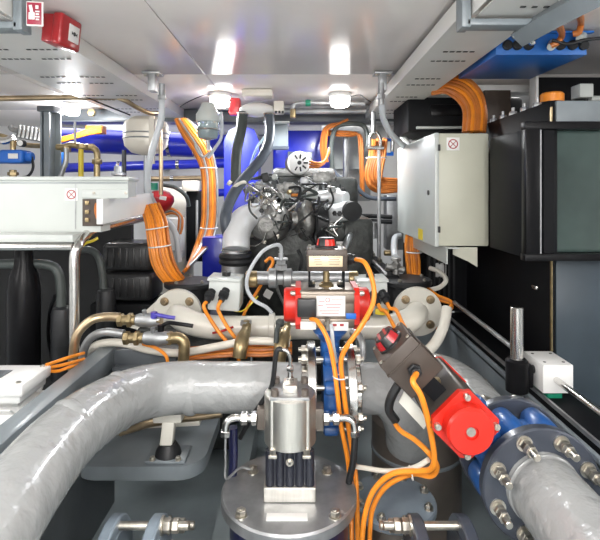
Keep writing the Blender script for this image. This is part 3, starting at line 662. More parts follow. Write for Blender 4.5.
part(MB().cyl((-1.7, 1.5, 1.222), (-0.71, 1.5, 1.222), 0.0115, seg=14), 'cross_tube', 'steel', t)
# black machinery inside
t = thing('filter_canister', 'tall glossy black cylinder with a red tag at far left', 'filter', P(24, 400, 1.65))
mb = MB(); mb.lathe([(0.047, 0), (0.052, 0.02), (0.052, 0.38), (0.045, 0.43), (0.030, 0.47), (0.028, 0.52), (0.02, 0.53)], P(24, 400, 1.66), (0, 0, 1), 32); part(mb, 'body', 'black', t)
part(MB().box(P(22, 286, 1.62), (0.006, 0.006, 0.04), bev=0.002), 'tag', 'redd', t, 'red tag')
t = thing('black_canister', 'squat black canister beside the steel post with a pipe rising from it', 'canister', P(63, 380, 1.68))
mb = MB(); mb.lathe([(0.036, 0), (0.039, 0.005), (0.039, 0.235), (0.034, 0.252), (0.02, 0.258)], P(63, 380, 1.68), (0, 0, 1), 28); mb.lathe([(0.040, 0), (0.040, 0.008)], P(63, 345, 1.68), (0, 0, 1), 28); part(mb, 'body', 'rubber', t)
part(MB().tube([P(61, 310, 1.68), P(61, 290, 1.68), P(58, 272, 1.68), P(48, 265, 1.68), P(20, 264, 1.68), P(-30, 264, 1.68)], 0.016, 14), 'outlet_pipe', 'hosed', t)
t = thing('black_canister', 'slim black canister right of the steel post', 'canister', P(105, 360, 1.85))
mb = MB(); mb.lathe([(0.034, 0), (0.036, 0.005), (0.036, 0.25), (0.03, 0.27), (0.018, 0.275)], P(106, 360, 1.85), (0, 0, 1), 28); part(mb, 'body', 'rubber', t)
part(MB().tube([P(104, 292, 1.85), P(102, 270, 1.85), P(98, 256, 1.85), P(90, 250, 1.86), P(80, 250, 1.9)], 0.014, 12), 'outlet_pipe', 'hosed', t)
for py0, py1, lab in ((243, 271, 'upper of two stacked black ribbed drums behind the orange bundle'), (273, 302, 'lower of two stacked black ribbed drums behind the orange bundle')):
    t = thing('black_drum', lab, 'drum', P(134, py1, 2.0), 'stacked black drums')
    z0 = zz(py1, 2.0); h = zz(py0, 2.0)-z0; c = P(134, py1, 2.08)
    part(MB().box((c.x, 2.08, z0+h/2), (0.21, 0.18, h), bev=0.022, seg=3), 'body', 'darkpl', t)
    mb = MB()
    for k in range(7): mb.box((c.x-0.084+0.028*k, 1.988, z0+h/2), (0.010, 0.006, h-0.04), bev=0.002)
    part(mb, 'ribs', 'darkpl', t)
single(MB().box((-0.72, 2.08, 0.68), (0.30, 0.20, 0.50), bev=0.01), 'drum_stand', 'blackp', 'black box pedestal under the stacked drums', 'pedestal')
cable([P(82, 246, 1.62), P(86, 243, 1.63), P(92, 241, 1.65), P(98, 238, 1.66)], 0.005, 'yellow', 'short yellow-green wire inside the tube frame corner', 'earth_wire', 'wire')
cable([P(55, 296, 1.75), P(50, 310, 1.8), P(48, 335, 1.8), P(52, 360, 1.8)], 0.007, 'black', 'thin black hose hanging behind the squat canister', 'rubber_hose', 'hose')
# white motor lower left
t = thing('electric_motor', 'white finned motor with terminal box at the left edge', 'motor', (-0.80, 1.26, 0.60))
mb = MB(); mb.lathe([(0.08, 0), (0.084, 0.012), (0.084, 0.27), (0.07, 0.29), (0.03, 0.295)], (-0.985, 1.27, 0.775), (1, 0, 0), 36)
for k in range(24):
    a = 2*PI*k/24; r = 0.094; mb.box((-0.85, 1.27+r*math.cos(a), 0.775+r*math.sin(a)), (0.26, 0.030, 0.004), (a, 0, 0))
part(mb, 'body', 'white', t)
mb = MB(); mb.box((-0.80, 1.245, 0.884), (0.22, 0.125, 0.024), bev=0.005); part(mb, 'box_base', 'white', t)
mb = MB(); mb.box((-0.80, 1.240, 0.909), (0.245, 0.14, 0.03), bev=0.006); tb = part(mb, 'terminal_box', 'white', t)
part(MB().box((-0.800, 1.240, 0.9247), (0.085, 0.05, 0.002), bev=0.0005), 'rating_plate', 'paintd', tb, 'dark rating plate')
for x, y in ((-0.695, 1.185), (-0.695, 1.295)): part(MB().cyl((x, y, 0.922), (x, y, 0.927), 0.006, seg=12), 'screw', 'bolt', tb)
mb = MB(); mb.box((-0.84, 1.27, 0.56), (0.2, 0.16, 0.32), bev=0.01); part(mb, 'foot', 'white', t)
single(MB().cyl((-0.69, 1.14, 0.80), (-0.655, 1.14, 0.80), 0.03, seg=24), 'shaft_coupling', 'green', 'small green coupling visible under the grey beam at left', 'coupling')
for k, (a, b, c) in enumerate(((365, 361, 357), (368, 366, 363), (371, 371, 367))):
    cable([P(46, a, 1.30), P(58, b, 1.33), P(70, c, 1.36), P(84, c-4, 1.42)], 0.0045, 'orange', 'orange wire from the white motor box toward the bronze tube, '+('topmost', 'middle', 'lowest')[k]+' of three')
# bronze / brass fittings cluster
cable([P(73, 380, 1.44), P(73, 358, 1.44), P(77, 335, 1.44), P(90, 321, 1.45), P(104, 317, 1.46), P(120, 317, 1.46)], 0.0135, 'copper', 'bronze coloured tube bending up and right from behind the grey beam', 'bronze_tube', 'tube', seg=14)
cable([P(82, 372, 1.50), P(84, 350, 1.49), P(92, 337, 1.48), P(106, 332, 1.47), P(124, 334, 1.46)], 0.0125, 'galv', 'grey metal tube just inside the bronze one', 'metal_tube', 'tube', seg=14)
cable([P(80, 366, 1.58), P(88, 352, 1.56), P(100, 344, 1.54), P(122, 343, 1.52), P(150, 350, 1.50), P(180, 353, 1.50), P(215, 347, 1.5), P(250, 341, 1.5), P(290, 343, 1.5)], 0.0125, 'tank', 'cream hose running low behind the big grey pipe', 'cream_hose', 'hose', seg=12)
def ballvalve(lab, x0, x1, y, Y, hm, hx, handle_pts, bm_='brass'):
    t = thing('ball_valve', lab, 'valve', P((x0+x1)/2, y+8, Y))
    c0 = P(x0, y, Y); c1 = P(x1, y, Y); d = (c1-c0)
    mb = MB(); mb.nut(c0, d, 0.020, 0.016); mb.cyl(c0, c0+d*0.4, 0.015, seg=18); mb.nut(c0+d*0.22, d, 0.022, 0.014); part(mb, 'union_nut', bm_, t)
    mb = MB(); mb.lathe([(0.017, 0), (0.020, 0.01), (0.020, 0.03), (0.023, 0.04), (0.020, 0.055), (0.018, 0.075)], c0+d*0.42, d, 24); mb.cyl(c0+d*0.62, c0+d*0.62+V((0, -0.01, 0.032)), 0.007, seg=12); part(mb, 'body', 'galv', t)
    mb = MB(); mb.nut(c1-d.normalized()*0.014, d, 0.020, 0.014); part(mb, 'end_nut', bm_, t)
    mb = MB(); mb.tube(handle_pts, 0.0058, 10); mb.cyl(handle_pts[0]+V((0, 0, -0.012)), handle_pts[0]+V((0, 0, 0.006)), 0.010, seg=14); part(mb, 'lever', hm, t)
ballvalve('ball valve with a violet-blue lever left of the cream pipe flange', 118, 162, 320, 1.46, 'violet', 0, [P(154, 314, 1.43), P(163, 316, 1.42), P(175, 318, 1.42)])
ballvalve('ball valve with a black lever above the brass elbow', 124, 172, 338, 1.42, 'black', 0, [P(161, 327, 1.39), P(168, 323, 1.385), P(180, 324, 1.38), P(193, 326, 1.38)])
cable([P(172, 338, 1.42), P(179, 338, 1.42), P(184, 343, 1.42), P(184, 352, 1.42), P(183, 368, 1.42)], 0.0165, 'brass', 'stout brass elbow dropping behind the big grey pipe', 'brass_elbow', 'pipe fitting', seg=18)
cable([P(143, 344, 1.46), P(156, 348, 1.44), P(166, 356, 1.43), P(168, 366, 1.43)], 0.005, 'orange', 'short orange wire beside the brass elbow')
# bracket shelf detail below the grey pipe
t = thing('vibration_mount', 'cream mounting foot standing on the grey ledge below the big grey pipe', 'mount', P(168, 460, 1.36))
c = P(168, 455, 1.34)
zt_ = 0.659
mb = MB(); mb.box((-0.365, 1.335, zt_+0.006), (0.11, 0.085, 0.010), bev=0.004); part(mb, 'base_plate', 'paint', t)
mb = MB(); mb.lathe([(0.036, 0), (0.033, 0.012), (0.022, 0.03)], (-0.365, 1.33, zt_+0.011), (0, 0, 1), 24); part(mb, 'rubber_cone', 'rubber', t)
mb = MB(); mb.box((-0.365, 1.33, zt_+0.07), (0.035, 0.03, 0.07), (0, 0.12, 0), bev=0.005); mb.box((-0.365, 1.34, zt_+0.112), (0.08, 0.05, 0.025), bev=0.006); part(mb, 'foot_arm', 'cream', t)
part(bolt_mb((-0.40, 1.30, zt_+0.011), (0, 0, 1), 0.007, 0.006, 0.003), 'bolt', 'bolt', t); part(bolt_mb((-0.33, 1.30, zt_+0.011), (0, 0, 1), 0.007, 0.006, 0.003), 'bolt', 'bolt', t)
cable([P(120, 432, 1.42), P(150, 423, 1.42), P(175, 419, 1.42), P(200, 416, 1.42), P(222, 413, 1.42)], 0.0125, 'copper', 'bronze tube running under the big grey pipe', 'bronze_tube', 'tube', seg=12)
single(MB().box(P(168, 423, 1.46), (0.20, 0.03, 0.014), (0, -0.05, 0), bev=0.003), 'mounting_rail', 'cream', 'cream horizontal rail under the big grey pipe', 'rail')
t = thing('machine_bed', 'dark steel machine bed behind the grey ledge', 'bed', (-0.3, 2.2, 0.40))
part(MB().box((-0.42, 2.08, 0.68), (0.34, 0.7, 0.44), bev=0.01), 'bed_body', 'grime', t)

# ================================================================== cream main pipe with flanges and strainers
t = thing('cream_water_pipe', 'fat cream painted pipe running across the middle with an elbow at each end', 'pipe', (0, 1.68, 1.0))
yc = 327.5; Yc = 1.66
mb = MB(); r = 0.041
mb.vtube([(P(178, 315, 1.84), r), (P(178, 315, 1.78), r), (P(180, 317, 1.72), r*1.03), (P(190, 322, 1.68), r*1.03), (P(205, 326, Yc), r), (P(225, yc, Yc), r*0.98), (P(300, yc, Yc), r*0.97), (P(375, yc, Yc), r*0.98), (P(392, 326, Yc), r), (P(408, 321, 1.68), r*1.03), (P(415, 316, 1.72), r*1.03), (P(417, 313, 1.78), r), (P(417, 313, 1.84), r)], 28, 8)
part(mb, 'pipe_body', 'cream', t)
for cx, cy in ((177, 314), (418, 312)):
    o = P(cx, cy, 1.80)
    mb = MB(); mb.ring(o, (0, 1, 0), 0.092, 0.03, 0.02, 44); fl = part(mb, 'end_flange', 'cream', t)
    for k in range(4):
        a = PI/4+k*PI/2; q = o+V((math.cos(a)*0.066, 0, math.sin(a)*0.066)); part(bolt_mb(q, (0, -1, 0), 0.013, 0.008, 0.004, 0.6), 'bolt', 'copper', fl)
mb = MB(); mb.lathe([(0.043, -0.011), (0.050, -0.009), (0.050, 0.009), (0.043, 0.011)], P(272, yc, Yc), (1, 0, 0), 32); part(mb, 'joint_ring', 'cream', t)
mb = MB(); mb.prism([P(128, 327, 1.825), P(165, 293, 1.825), P(182, 300, 1.825), P(172, 340, 1.825)], (0, 0.012, 0)); single(mb, 'gusset_plate', 'cream', 'cream triangular gusset plate left of the left pipe flange', 'plate')
for cx, cy0, lab, w in ((190, 286, 'black round strainer lid behind the left cream flange', 0.10), (405, 284, 'black round strainer lid behind the right cream flange', 0.105)):
    t = thing('strainer_pot', lab, 'strainer', P(cx, 360, 1.95))
    c = P(cx, cy0, 1.97); part(MB().cyl((c.x, c.y, 0.9), (c.x, c.y, c.z), w*0.82, seg=32, ch=0.004), 'pot', 'rubber', t)
    part(MB().lathe([(w, 0), (w+0.003, 0.004), (w+0.003, 0.018), (w-0.004, 0.024), (0.001, 0.026)], c, (0, 0, 1), 36), 'lid', 'rubber', t)
    for k in range(5):
        a = k*2*PI/5+0.5; part(bolt_mb(c+V((math.cos(a)*w*0.85, math.sin(a)*w*0.85, 0.022)), (0, 0, 1), 0.008, 0.008, 0.004), 'bolt', 'bolt', t)
# valve control boxes with two glands
def gland_box(x0, x1, y0, y1, Y, tl, lab, glands, cabs, mirror=1):
    a = P(x0, y1, Y); b = P(x1, y0, Y); c = (a+b)/2; c.y = Y+0.055
    t = thing('junction_box', lab, 'junction box', V((c.x, c.y, a.z)))
    part(MB().box(c, (b.x-a.x, 0.11, b.z-a.z), (0, tl, 0), bev=0.006), 'housing', 'cabgrey', t)
    part(MB().box(c+V((0, -0.004, (b.z-a.z)/2+0.003)), (b.x-a.x+0.004, 0.115, 0.010), (0, tl, 0), bev=0.003), 'cover', 'cabgrey', t)
    mb = MB(); mb.nut(c+V((0, 0, (b.z-a.z)/2+0.006)), (0, 0, 1), 0.016, 0.016); part(mb, 'position_knob', 'rubber', t)
    for i, (gx, gy) in enumerate(glands):
        p = P(gx, gy, Y)
        d = V((-0.25*mirror, -0.6, -0.6)).normalized()
        mb = MB(); mb.cyl(p+V((0, 0.006, 0)), p+d*0.045, 0.0145, 0.011, seg=16, ch=0.002); mb.nut(p+d*0.012, d, 0.019, 0.016); part(mb, 'cable_gland', 'rubber', t)
        cable([p+d*0.040, p+d*0.065]+[P(*q) for q in cabs[i][0]], 0.0062, 'orange', cabs[i][1])
gland_box(208, 240, 281, 311, 1.62, 0.06, 'grey junction box with two black glands left of the middle actuator', [(212, 291), (226, 290)],
    [([(212, 322, 1.585), (222, 336, 1.575), (236, 352, 1.575), (240, 366, 1.58)], 'orange cable from the left gland of the left junction box'), ([(219, 312, 1.58), (228, 328, 1.565), (238, 342, 1.56), (246, 358, 1.57)], 'orange cable from the right gland of the left junction box')])
gland_box(357, 388, 282, 312, 1.62, -0.04, 'grey junction box with two black glands right of the middle actuator', [(373, 293), (382, 292)],
    [([(386, 312, 1.57), (395, 328, 1.56), (405, 345, 1.55), (410, 360, 1.55)], 'orange cable from the left gland of the right junction box'), ([(396, 310, 1.57), (404, 326, 1.56), (414, 342, 1.55), (420, 358, 1.55)], 'orange cable from the right gland of the right junction box')], -1)
single(MB().box(P(382, 312, 1.585), (0.045, 0.01, 0.02), (0, 0.1, 0), bev=0.003), 'yellow_tag', 'yellow', 'bright yellow tag hanging below the right junction box', 'tag')
cable([P(213, 333, 1.605), P(222, 331, 1.585), P(233, 327, 1.605)], 0.004, 'redd', 'red strap on the cream pipe over the orange cables', 'pipe_strap', 'strap')
# small brass valves in front of the cream pipe
def small_valve(x, y0, y1, lab, handle):
    t = thing('drain_valve', lab, 'valve', P(x, y1, 1.50))
    mb = MB(); mb.vtube([(P(x+4, y0, 1.56), .014), (P(x+3, y0+8, 1.54), .016), (P(x, y0+16, 1.50), .021), (P(x-2, (y0+y1)/2+6, 1.47), .022), (P(x-4, y1, 1.46), .020)], 18, 6); mb.nut(P(x+1, y0+14, 1.52), (0, -.3, -1), 0.026, 0.016); part(mb, 'body', 'brass', t)
    mb = MB(); mb.nut(P(x+3, y0+3, 1.56), (0, 0, 1), 0.02, 0.014); part(mb, 'top_nut', 'galv', t)
    if handle:
        mb = MB(); mb.tube([P(x-4, y0+3, 1.50), P(x-6, y0+10, 1.47), P(x-7, y0+22, 1.46)], 0.008, 10); mb.ball(P(x-3, y0+2, 1.50), 0.014); part(mb, 'lever', 'hosed', t, 'dark bent lever')
small_valve(243, 322, 358, 'small brass drain valve below the cream pipe, left one', False)
small_valve(283, 321, 362, 'brass drain valve with a dark lever beside the bright flange', True)
single(MB().tube([P(352, 332, 1.50), P(358, 335, 1.48), P(362, 345, 1.46), P(362, 360, 1.45)], 0.012, 12), 'metal_tube', 'galv', 'short silvery tube just right of the bright flanges', 'tube')
# low orange cables under the cream pipe
t = thing('cable_bundle', 'loose orange cable bundle running low behind the big grey pipe', 'cable bundle', P(235, 358, 1.56))
for k in range(5):
    y = 346+2.6*k
    part(MB().tube([P(186, y+3, 1.58-0.012*k), P(205, y+1+k % 2, 1.58-0.012*k), P(235, y-1, 1.58-0.012*k), P(262, y-1+k % 2, 1.58-0.012*k), P(292, y-3, 1.58-0.012*k)], 0.0055, 8), 'cable', 'orange' if k % 2 else 'oranged', t)
# ================================================================== silver cooling pipe with tee in the middle
t = thing('steel_tee_pipe', 'silvery horizontal pipe with brass ends behind the upright actuator', 'pipe', P(300, 292, 1.72))
mb = MB(); mb.cyl(P(256, 278, 1.72), P(350, 278, 1.72), 0.024, seg=24)
mb.lathe([(0.024, 0), (0.036, 0.004), (0.036, 0.03), (0.028, 0.034)], P(268, 278, 1.72), (1, 0, 0), 28); mb.lathe([(0.028, 0), (0.034, 0.004), (0.034, 0.03), (0.024, 0.034)], P(283, 278, 1.72), (1, 0, 0), 28)
part(mb, 'pipe_body', 'galv', t)
for x0, x1 in ((246, 258), (348, 358)): part(MB().cyl(P(x0, 279, 1.72), P(x1, 279, 1.72), 0.029, seg=24, ch=0.004), 'end_collar', 'brass', t, 'brass collar')
mb = MB(); p = P(281, 270, 1.72); mb.nut(p, (0, 0, 1), 0.024, 0.02); mb.nut(p+V((0, 0, .02)), (0, 0, 1), 0.018, 0.015); mb.cyl(p, p+V((0, 0, 0.06)), 0.010, seg=14); mb.box(p+V((0, 0, 0.04)), (0.05, 0.014, 0.01), bev=0.003); part(mb, 'bleed_valve', 'galv', t)
cable([P(281, 262, 1.72), P(281, 248, 1.70), P(276, 245, 1.68), P(262, 252, 1.66), P(249, 272, 1.65), P(247, 288, 1.65), P(254, 300, 1.64), P(266, 307, 1.63), P(272, 313, 1.63)], 0.0065, 'hose', 'pale hose looping from the bleed valve down to the cream pipe', 'pale_hose', 'hose')
cable([P(265, 262, 1.80), P(270, 258, 1.80), P(273, 262, 1.78), P(268, 272, 1.78), P(258, 290, 1.78), P(246, 310, 1.75), P(238, 330, 1.74)], 0.006, 'orange', 'orange wire looping behind the pale hose')
cable([P(258, 296, 1.76), P(250, 305, 1.74), P(242, 311, 1.74), P(235, 311, 1.74)], 0.003, 'yellow', 'thin yellow wire under the left junction box', 'earth_wire', 'wire')

# ================================================================== engine
t = thing('marine_engine', 'dark diesel engine with bright turbochargers in the middle of the room', 'engine', (0, 2.6, 0.40))
part(MB().box((0.02, 2.72, 1.02), (0.66, 0.9, 0.50), bev=0.03), 'block', 'grime', t)
part(MB().box((0.02, 2.72, 0.60), (0.5, 0.9, 0.36), bev=0.04), 'sump', 'grime', t)
part(MB().box((0.06, 2.85, 1.36), (0.50, 0.62, 0.22), bev=0.03), 'cylinder_head', 'grime', t)
part(MB().box((0.02, 2.80, 1.495), (0.34, 0.42, 0.05), bev=0.02), 'rocker_cover', 'cast', t)
def turbo(cx, cy, Y, R, m='alu'):
    c = P(cx, cy, Y); mb = MB()
    mb.torus(c, (1, 0.25, 0), R*0.72, R*0.36, 32, 14); mb.lathe([(R*0.75, -0.03), (R*0.8, -0.02), (R*0.8, 0.03), (R*0.5, 0.045), (R*0.45, 0.07)], c, (-1, -0.25, 0), 28); part(mb, 'turbo_housing', m, t)
    for k in range(6):
        a = k*PI/3; ax, bx_, d = frame((1, 0.25, 0)); part(bolt_mb(c+(ax*math.cos(a)+bx_*math.sin(a))*R*0.66-d*R*0.34, -d, 0.008, 0.008, 0.003), 'bolt', 'bolt', t)
    return c
turbo(305, 220, 2.25, 0.088, 'cast')
mb = MB(); c = P(267, 222, 2.2); mb.lathe([(0.03, 0.12), (0.10, 0.11), (0.118, 0.06), (0.116, 0.02), (0.095, -0.02), (0.06, -0.04), (0.045, -0.045), (0.04, -0.03), (0.001, -0.03)], c, (0.35, -1, 0.1)) if False else mb.lathe([(0.02, -0.09), (0.085, -0.08), (0.100, -0.04), (0.098, 0.0), (0.08, 0.032), (0.05, 0.046), (0.001, 0.05)], c, (-0.35, -1, 0.1), 32); part(mb, 'compressor_housing', 'cast', t)
for k in range(8):
    a = k*PI/4; ax, bx_, d = frame((-0.35, -1, 0.1)); part(bolt_mb(c+(ax*math.cos(a)+bx_*math.sin(a))*0.090+d*0.022, d, 0.008, 0.008, 0.003), 'bolt', 'bolt', t)
mb = MB(); mb.lathe([(0.10, 0), (0.108, 0.006), (0.108, 0.05), (0.10, 0.056)], P(314, 224, 2.22), (1, 0.1, 0), 36); part(mb, 'clamp_ring', 'rubber', t)
mb = MB(); mb.vtube([(P(266, 222, 2.08), .035), (P(266, 224, 2.03), .03)], 20, 4); mb.lathe([(0.032, 0), (0.032, 0.01), (0.02, 0.014)], P(266, 225, 2.05), (0, -1, 0), 20); part(mb, 'inlet_boss', 'cast', t)
mb = MB(); mb.vtube([(P(262, 216, 2.22), .055), (P(251, 216, 2.20), .058), (P(242, 222, 2.17), .060), (P(237, 234, 2.13), .060), (P(236, 250, 2.10), .060)], 28, 8); part(mb, 'exhaust_elbow', 'silver', t, 'very bright silver elbow')
mb = MB()
for k, (y, rr) in enumerate(((256, .064), (261, .064))): mb.torus(P(236, y, 2.08), (0, 0, 1), rr*0.92, 0.016, 28, 8)
part(mb, 'rubber_bellows', 'rubber', t, 'black rubber bellows')
mb = MB(); mb.cyl(P(235, 250, 2.08), P(234, 284, 2.08), 0.056, seg=28); part(mb, 'lower_duct', 'galv', t)
for y in (250, 272): part(MB().torus(P(236, y, 2.09), (0, 0, 1), 0.062, 0.004, 28, 6), 'hose_clamp', 'steel', t)
mb = MB(); mb.vtube([(P(315, 214, 2.25), .04), (P(335, 213, 2.2), .042), (P(350, 210, 2.15), .045)], 24, 6); mb.vtube([(P(316, 198, 2.30), .03), (P(330, 197, 2.3), .032), (P(346, 199, 2.25), .034)], 20, 6); part(mb, 'charge_pipe', 'silver', t, 'bright silver charge pipe')
mb = MB(); mb.lathe([(0.035, 0.0), (0.042, 0.006), (0.044, 0.05), (0.03, 0.052)], P(349, 210, 2.16), (0.25, -1, -.1), 24); part(mb, 'pipe_end', 'rubber', t, 'black open pipe end')
mb = MB(); mb.box(P(333, 232, 2.3), (0.11, 0.09, 0.09), bev=0.01); part(mb, 'gearbox_cover', 'grime', t)
part(MB().ball(P(330, 228, 2.2), 0.035, (1, 0.5, 0.9)), 'lagging_pad', 'steel', t)
part(MB().box(P(340, 243, 2.22), (0.035, 0.004, 0.014), bev=0.001), 'engine_tag', 'label', t)
rnd = random.Random(3)
for k in range(30):
    x = rnd.uniform(246, 345); y = rnd.uniform(176, 206); Y = rnd.uniform(2.3, 2.42)
    pts = [P(x, y, Y)]
    for q in range(3):
        x += rnd.uniform(-20, 20); y += rnd.uniform(-11, 13); pts.append(P(min(345, max(246, x)), min(235, max(172, y)), Y-0.03*rnd.random()))
    part(MB().tube(pts, rnd.choice((0.004, 0.006, 0.009)), 8, n=5), 'fuel_line', rnd.choice(('galv', 'rubber', 'cast', 'steel', 'hosed')), t)
for k in range(26):
    x = rnd.uniform(250, 342); y = rnd.uniform(176, 212); Y = rnd.uniform(2.26, 2.36)
    mb = MB()
    if k % 3 == 0: mb.box(P(x, y, Y), (rnd.uniform(.03, .08), .04, rnd.uniform(.02, .05)), (0, rnd.uniform(-.3, .3), 0), bev=0.005)
    elif k % 3 == 1: mb.nut(P(x, y, Y), (rnd.uniform(-1, 1), -1, rnd.uniform(-1, 1)), 0.018, 0.03)
    else: mb.cyl(P(x, y, Y), P(x+rnd.uniform(-10, 10), y+rnd.uniform(-5, 8), Y-0.02), 0.014, seg=14, ch=0.002)
    part(mb, ('bracket', 'fitting', 'sensor')[k % 3], rnd.choice(('cast', 'galv', 'rubber', 'cast', 'cabgrey')), t)
for k in range(26):
    x = rnd.uniform(250, 335); y = rnd.uniform(186, 236); Y = rnd.uniform(2.02, 2.10)
    pts = [P(x, y, Y)]
    for q in range(3):
        x += rnd.uniform(-16, 16); y += rnd.uniform(-12, 14); pts.append(P(min(342, max(250, x)), min(246, max(184, y)), Y+0.04*rnd.random()))
    part(MB().tube(pts, rnd.choice((0.003, 0.0045, 0.006)), 8, n=5), 'oil_line', rnd.choice(('rubber', 'rubber', 'cast', 'steel', 'hosed')), t)
for k in range(14):
    x = rnd.uniform(252, 340); y = rnd.uniform(186, 215); q = P(x, y, rnd.uniform(2.08, 2.2))
    part(MB().nut(q, (rnd.uniform(-.5, .5), -1, rnd.uniform(-.5, .5)), 0.011, 0.02).cyl(q, q+V((0, -0.03, 0)), 0.006, seg=10), 'fitting', rnd.choice(('cast', 'steel', 'brass', 'rubber')), t)
part(MB().box(P(264, 203, 2.27), (0.06, 0.05, 0.055), bev=0.006), 'control_module', 'cabgrey', t, 'pale grey control module')
part(MB().box(P(295, 195, 2.27), (0.035, 0.02, 0.014), bev=0.003), 'orange_clip', 'orange', t, 'orange clip')
for k in range(5):
    x = 262+18*k; part(MB().tube([P(x, 250, 2.1), P(x+4, 262, 2.08), P(x-3, 285, 2.1), P(x+5, 306, 2.1)], 0.007, 8), 'drain_line', ('rubber', 'cast')[k % 2], t)
part(MB().box(P(268, 294, 2.1), (0.035, 0.004, 0.035), (0, 0.5, 0)), 'square_tag', 'label', t, 'small white tag turned on its corner')
t = thing('alternator', 'round white-faced alternator with fan slots above the engine', 'alternator', P(300, 175, 2.55))
c = P(299, 163, 2.5)
mb = MB(); mb.cyl(c, c+V((-0.02, 0.12, 0)), 0.058, seg=32, ch=0.006); part(mb, 'housing', 'brownbox', t)
part(MB().lathe([(0.060, 0), (0.061, 0.006), (0.054, 0.016), (0.015, 0.020), (0.001, 0.021)], c, (0.1, -1, 0), 32), 'end_plate', 'white', t)
mb = MB()
for k in range(9):
    a = 2*PI*k/9; mb.box(c+V((0.033*math.cos(a)+.002, -0.0165, 0.033*math.sin(a))), (0.024, 0.008, 0.009), (0, -a, 0), bev=0.002)
mb.cyl(c+V((0.002, -0.018, 0)), c+V((0.002, -0.028, 0)), 0.011, seg=16)
part(mb, 'fan_slots', 'rubber', t)
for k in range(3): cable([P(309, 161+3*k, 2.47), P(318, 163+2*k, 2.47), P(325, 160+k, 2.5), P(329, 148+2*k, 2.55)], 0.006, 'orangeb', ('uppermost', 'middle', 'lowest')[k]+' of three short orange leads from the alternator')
# ================================================================== hoses and manifold at ceiling centre
t = thing('hose_manifold', 'white ceiling manifold from which two dark hoses hang', 'manifold', P(258, 112, 2.4))
mb = MB(); c = P(258, 107, 2.42); mb.box((c.x, c.y, CZ-0.02), (0.15, 0.12, 0.038), bev=0.010); part(mb, 'plinth', 'tank', t)
mb = MB(); mb.ball(P(257, 110, 2.40), 0.085, (1.05, 0.65, 0.42), 28); part(mb, 'shell', 'white', t)
mb = MB(); mb.box(P(279, 108, 2.42), (0.05, 0.10, 0.055), bev=0.006); part(mb, 'side_block', 'tank', t)
mb = MB()
for k in range(3): mb.box(P(276+3.4*k, 112, 2.35), (0.010, 0.006, 0.012), bev=0.001)
part(mb, 'vent_slots', 'ink', t)
for x in (243, 269): part(MB().torus(P(x, 114, 2.38), (0, 0, 1), 0.027, 0.005, 20, 6), 'hose_collar', 'steel', t)
cable([P(243, 113, 2.38), P(241, 130, 2.36), P(237, 150, 2.34), P(236, 165, 2.32), P(236, 184, 2.30)], 0.026, 'hosed', 'dark corrugated hose hanging from the left side of the ceiling manifold', 'ribbed_hose', 'hose', seg=16, n=12)
cable([P(269, 115, 2.38), P(270, 130, 2.36), P(268, 145, 2.33), P(261, 159, 2.29), P(250, 172, 2.25), P(240, 184, 2.22), P(231, 199, 2.17), P(226, 214, 2.13), P(226, 226, 2.12), P(229, 238, 2.14)], 0.025, 'hoseg', 'grey hose curving from the right side of the manifold down to the silver elbow', 'rubber_hose', 'hose', seg=16, n=12)
t = single(MB().torus(P(239, 186, 2.215), (-0.5, 0.2, 0.8), 0.032, 0.008, 24, 8).cyl(P(231, 184, 2.18), P(228, 182, 2.18), 0.012, seg=12), 'hose_clamp', 'tank', 'pale clamp around the curving grey hose', 'clamp')
cable([P(268, 133, 2.45), P(258, 146, 2.45), P(252, 160, 2.45), P(249, 172, 2.45)], 0.006, 'glass', 'thin teal-clear tube beside the hanging hoses', 'clear_tube', 'tube')
single(MB().tube([P(278, 117, 2.7), P(279, 105, 2.7), P(283, 101, 2.7), P(295, 101, 2.7), P(340, 103, 2.7), P(370, 104, 2.7)], 0.011, 12), 'ceiling_pipe', 'galv', 'thin grey pipe under the ceiling between the manifold and right tray', 'pipe') if False else None
t = thing('ceiling_pipe', 'thin grey pipe with green coupling under the ceiling between the two lamps', 'pipe', P(320, 108, 2.6))
part(MB().tube([P(293, 115, 2.6), P(293, 107, 2.6), P(296, 104, 2.6), P(310, 103, 2.6), P(365, 104, 2.6)], 0.012, 12), 'pipe_body', 'galv', t)
part(MB().cyl(P(293, 118, 2.6), P(293, 109, 2.6), 0.016, seg=16, ch=0.003), 'brass_nut', 'brass', t); part(MB().cyl(P(305.5, 103, 2.6), P(310.5, 103, 2.6), 0.018, seg=18), 'coupling', 'green', t, 'dark green coupling')
cable([P(268, 111, 2.75), P(300, 111, 2.75), P(330, 111, 2.75), P(366, 111, 2.75)], 0.018, 'galv', 'second grey pipe just below the thin ceiling pipe', 'ceiling_pipe', 'pipe')
single(MB().box(P(235, 107, 2.5), (0.06, 0.05, 0.09), bev=0.01), 'alarm_beacon', 'redd', 'small red box between the left lamp and the manifold', 'alarm')
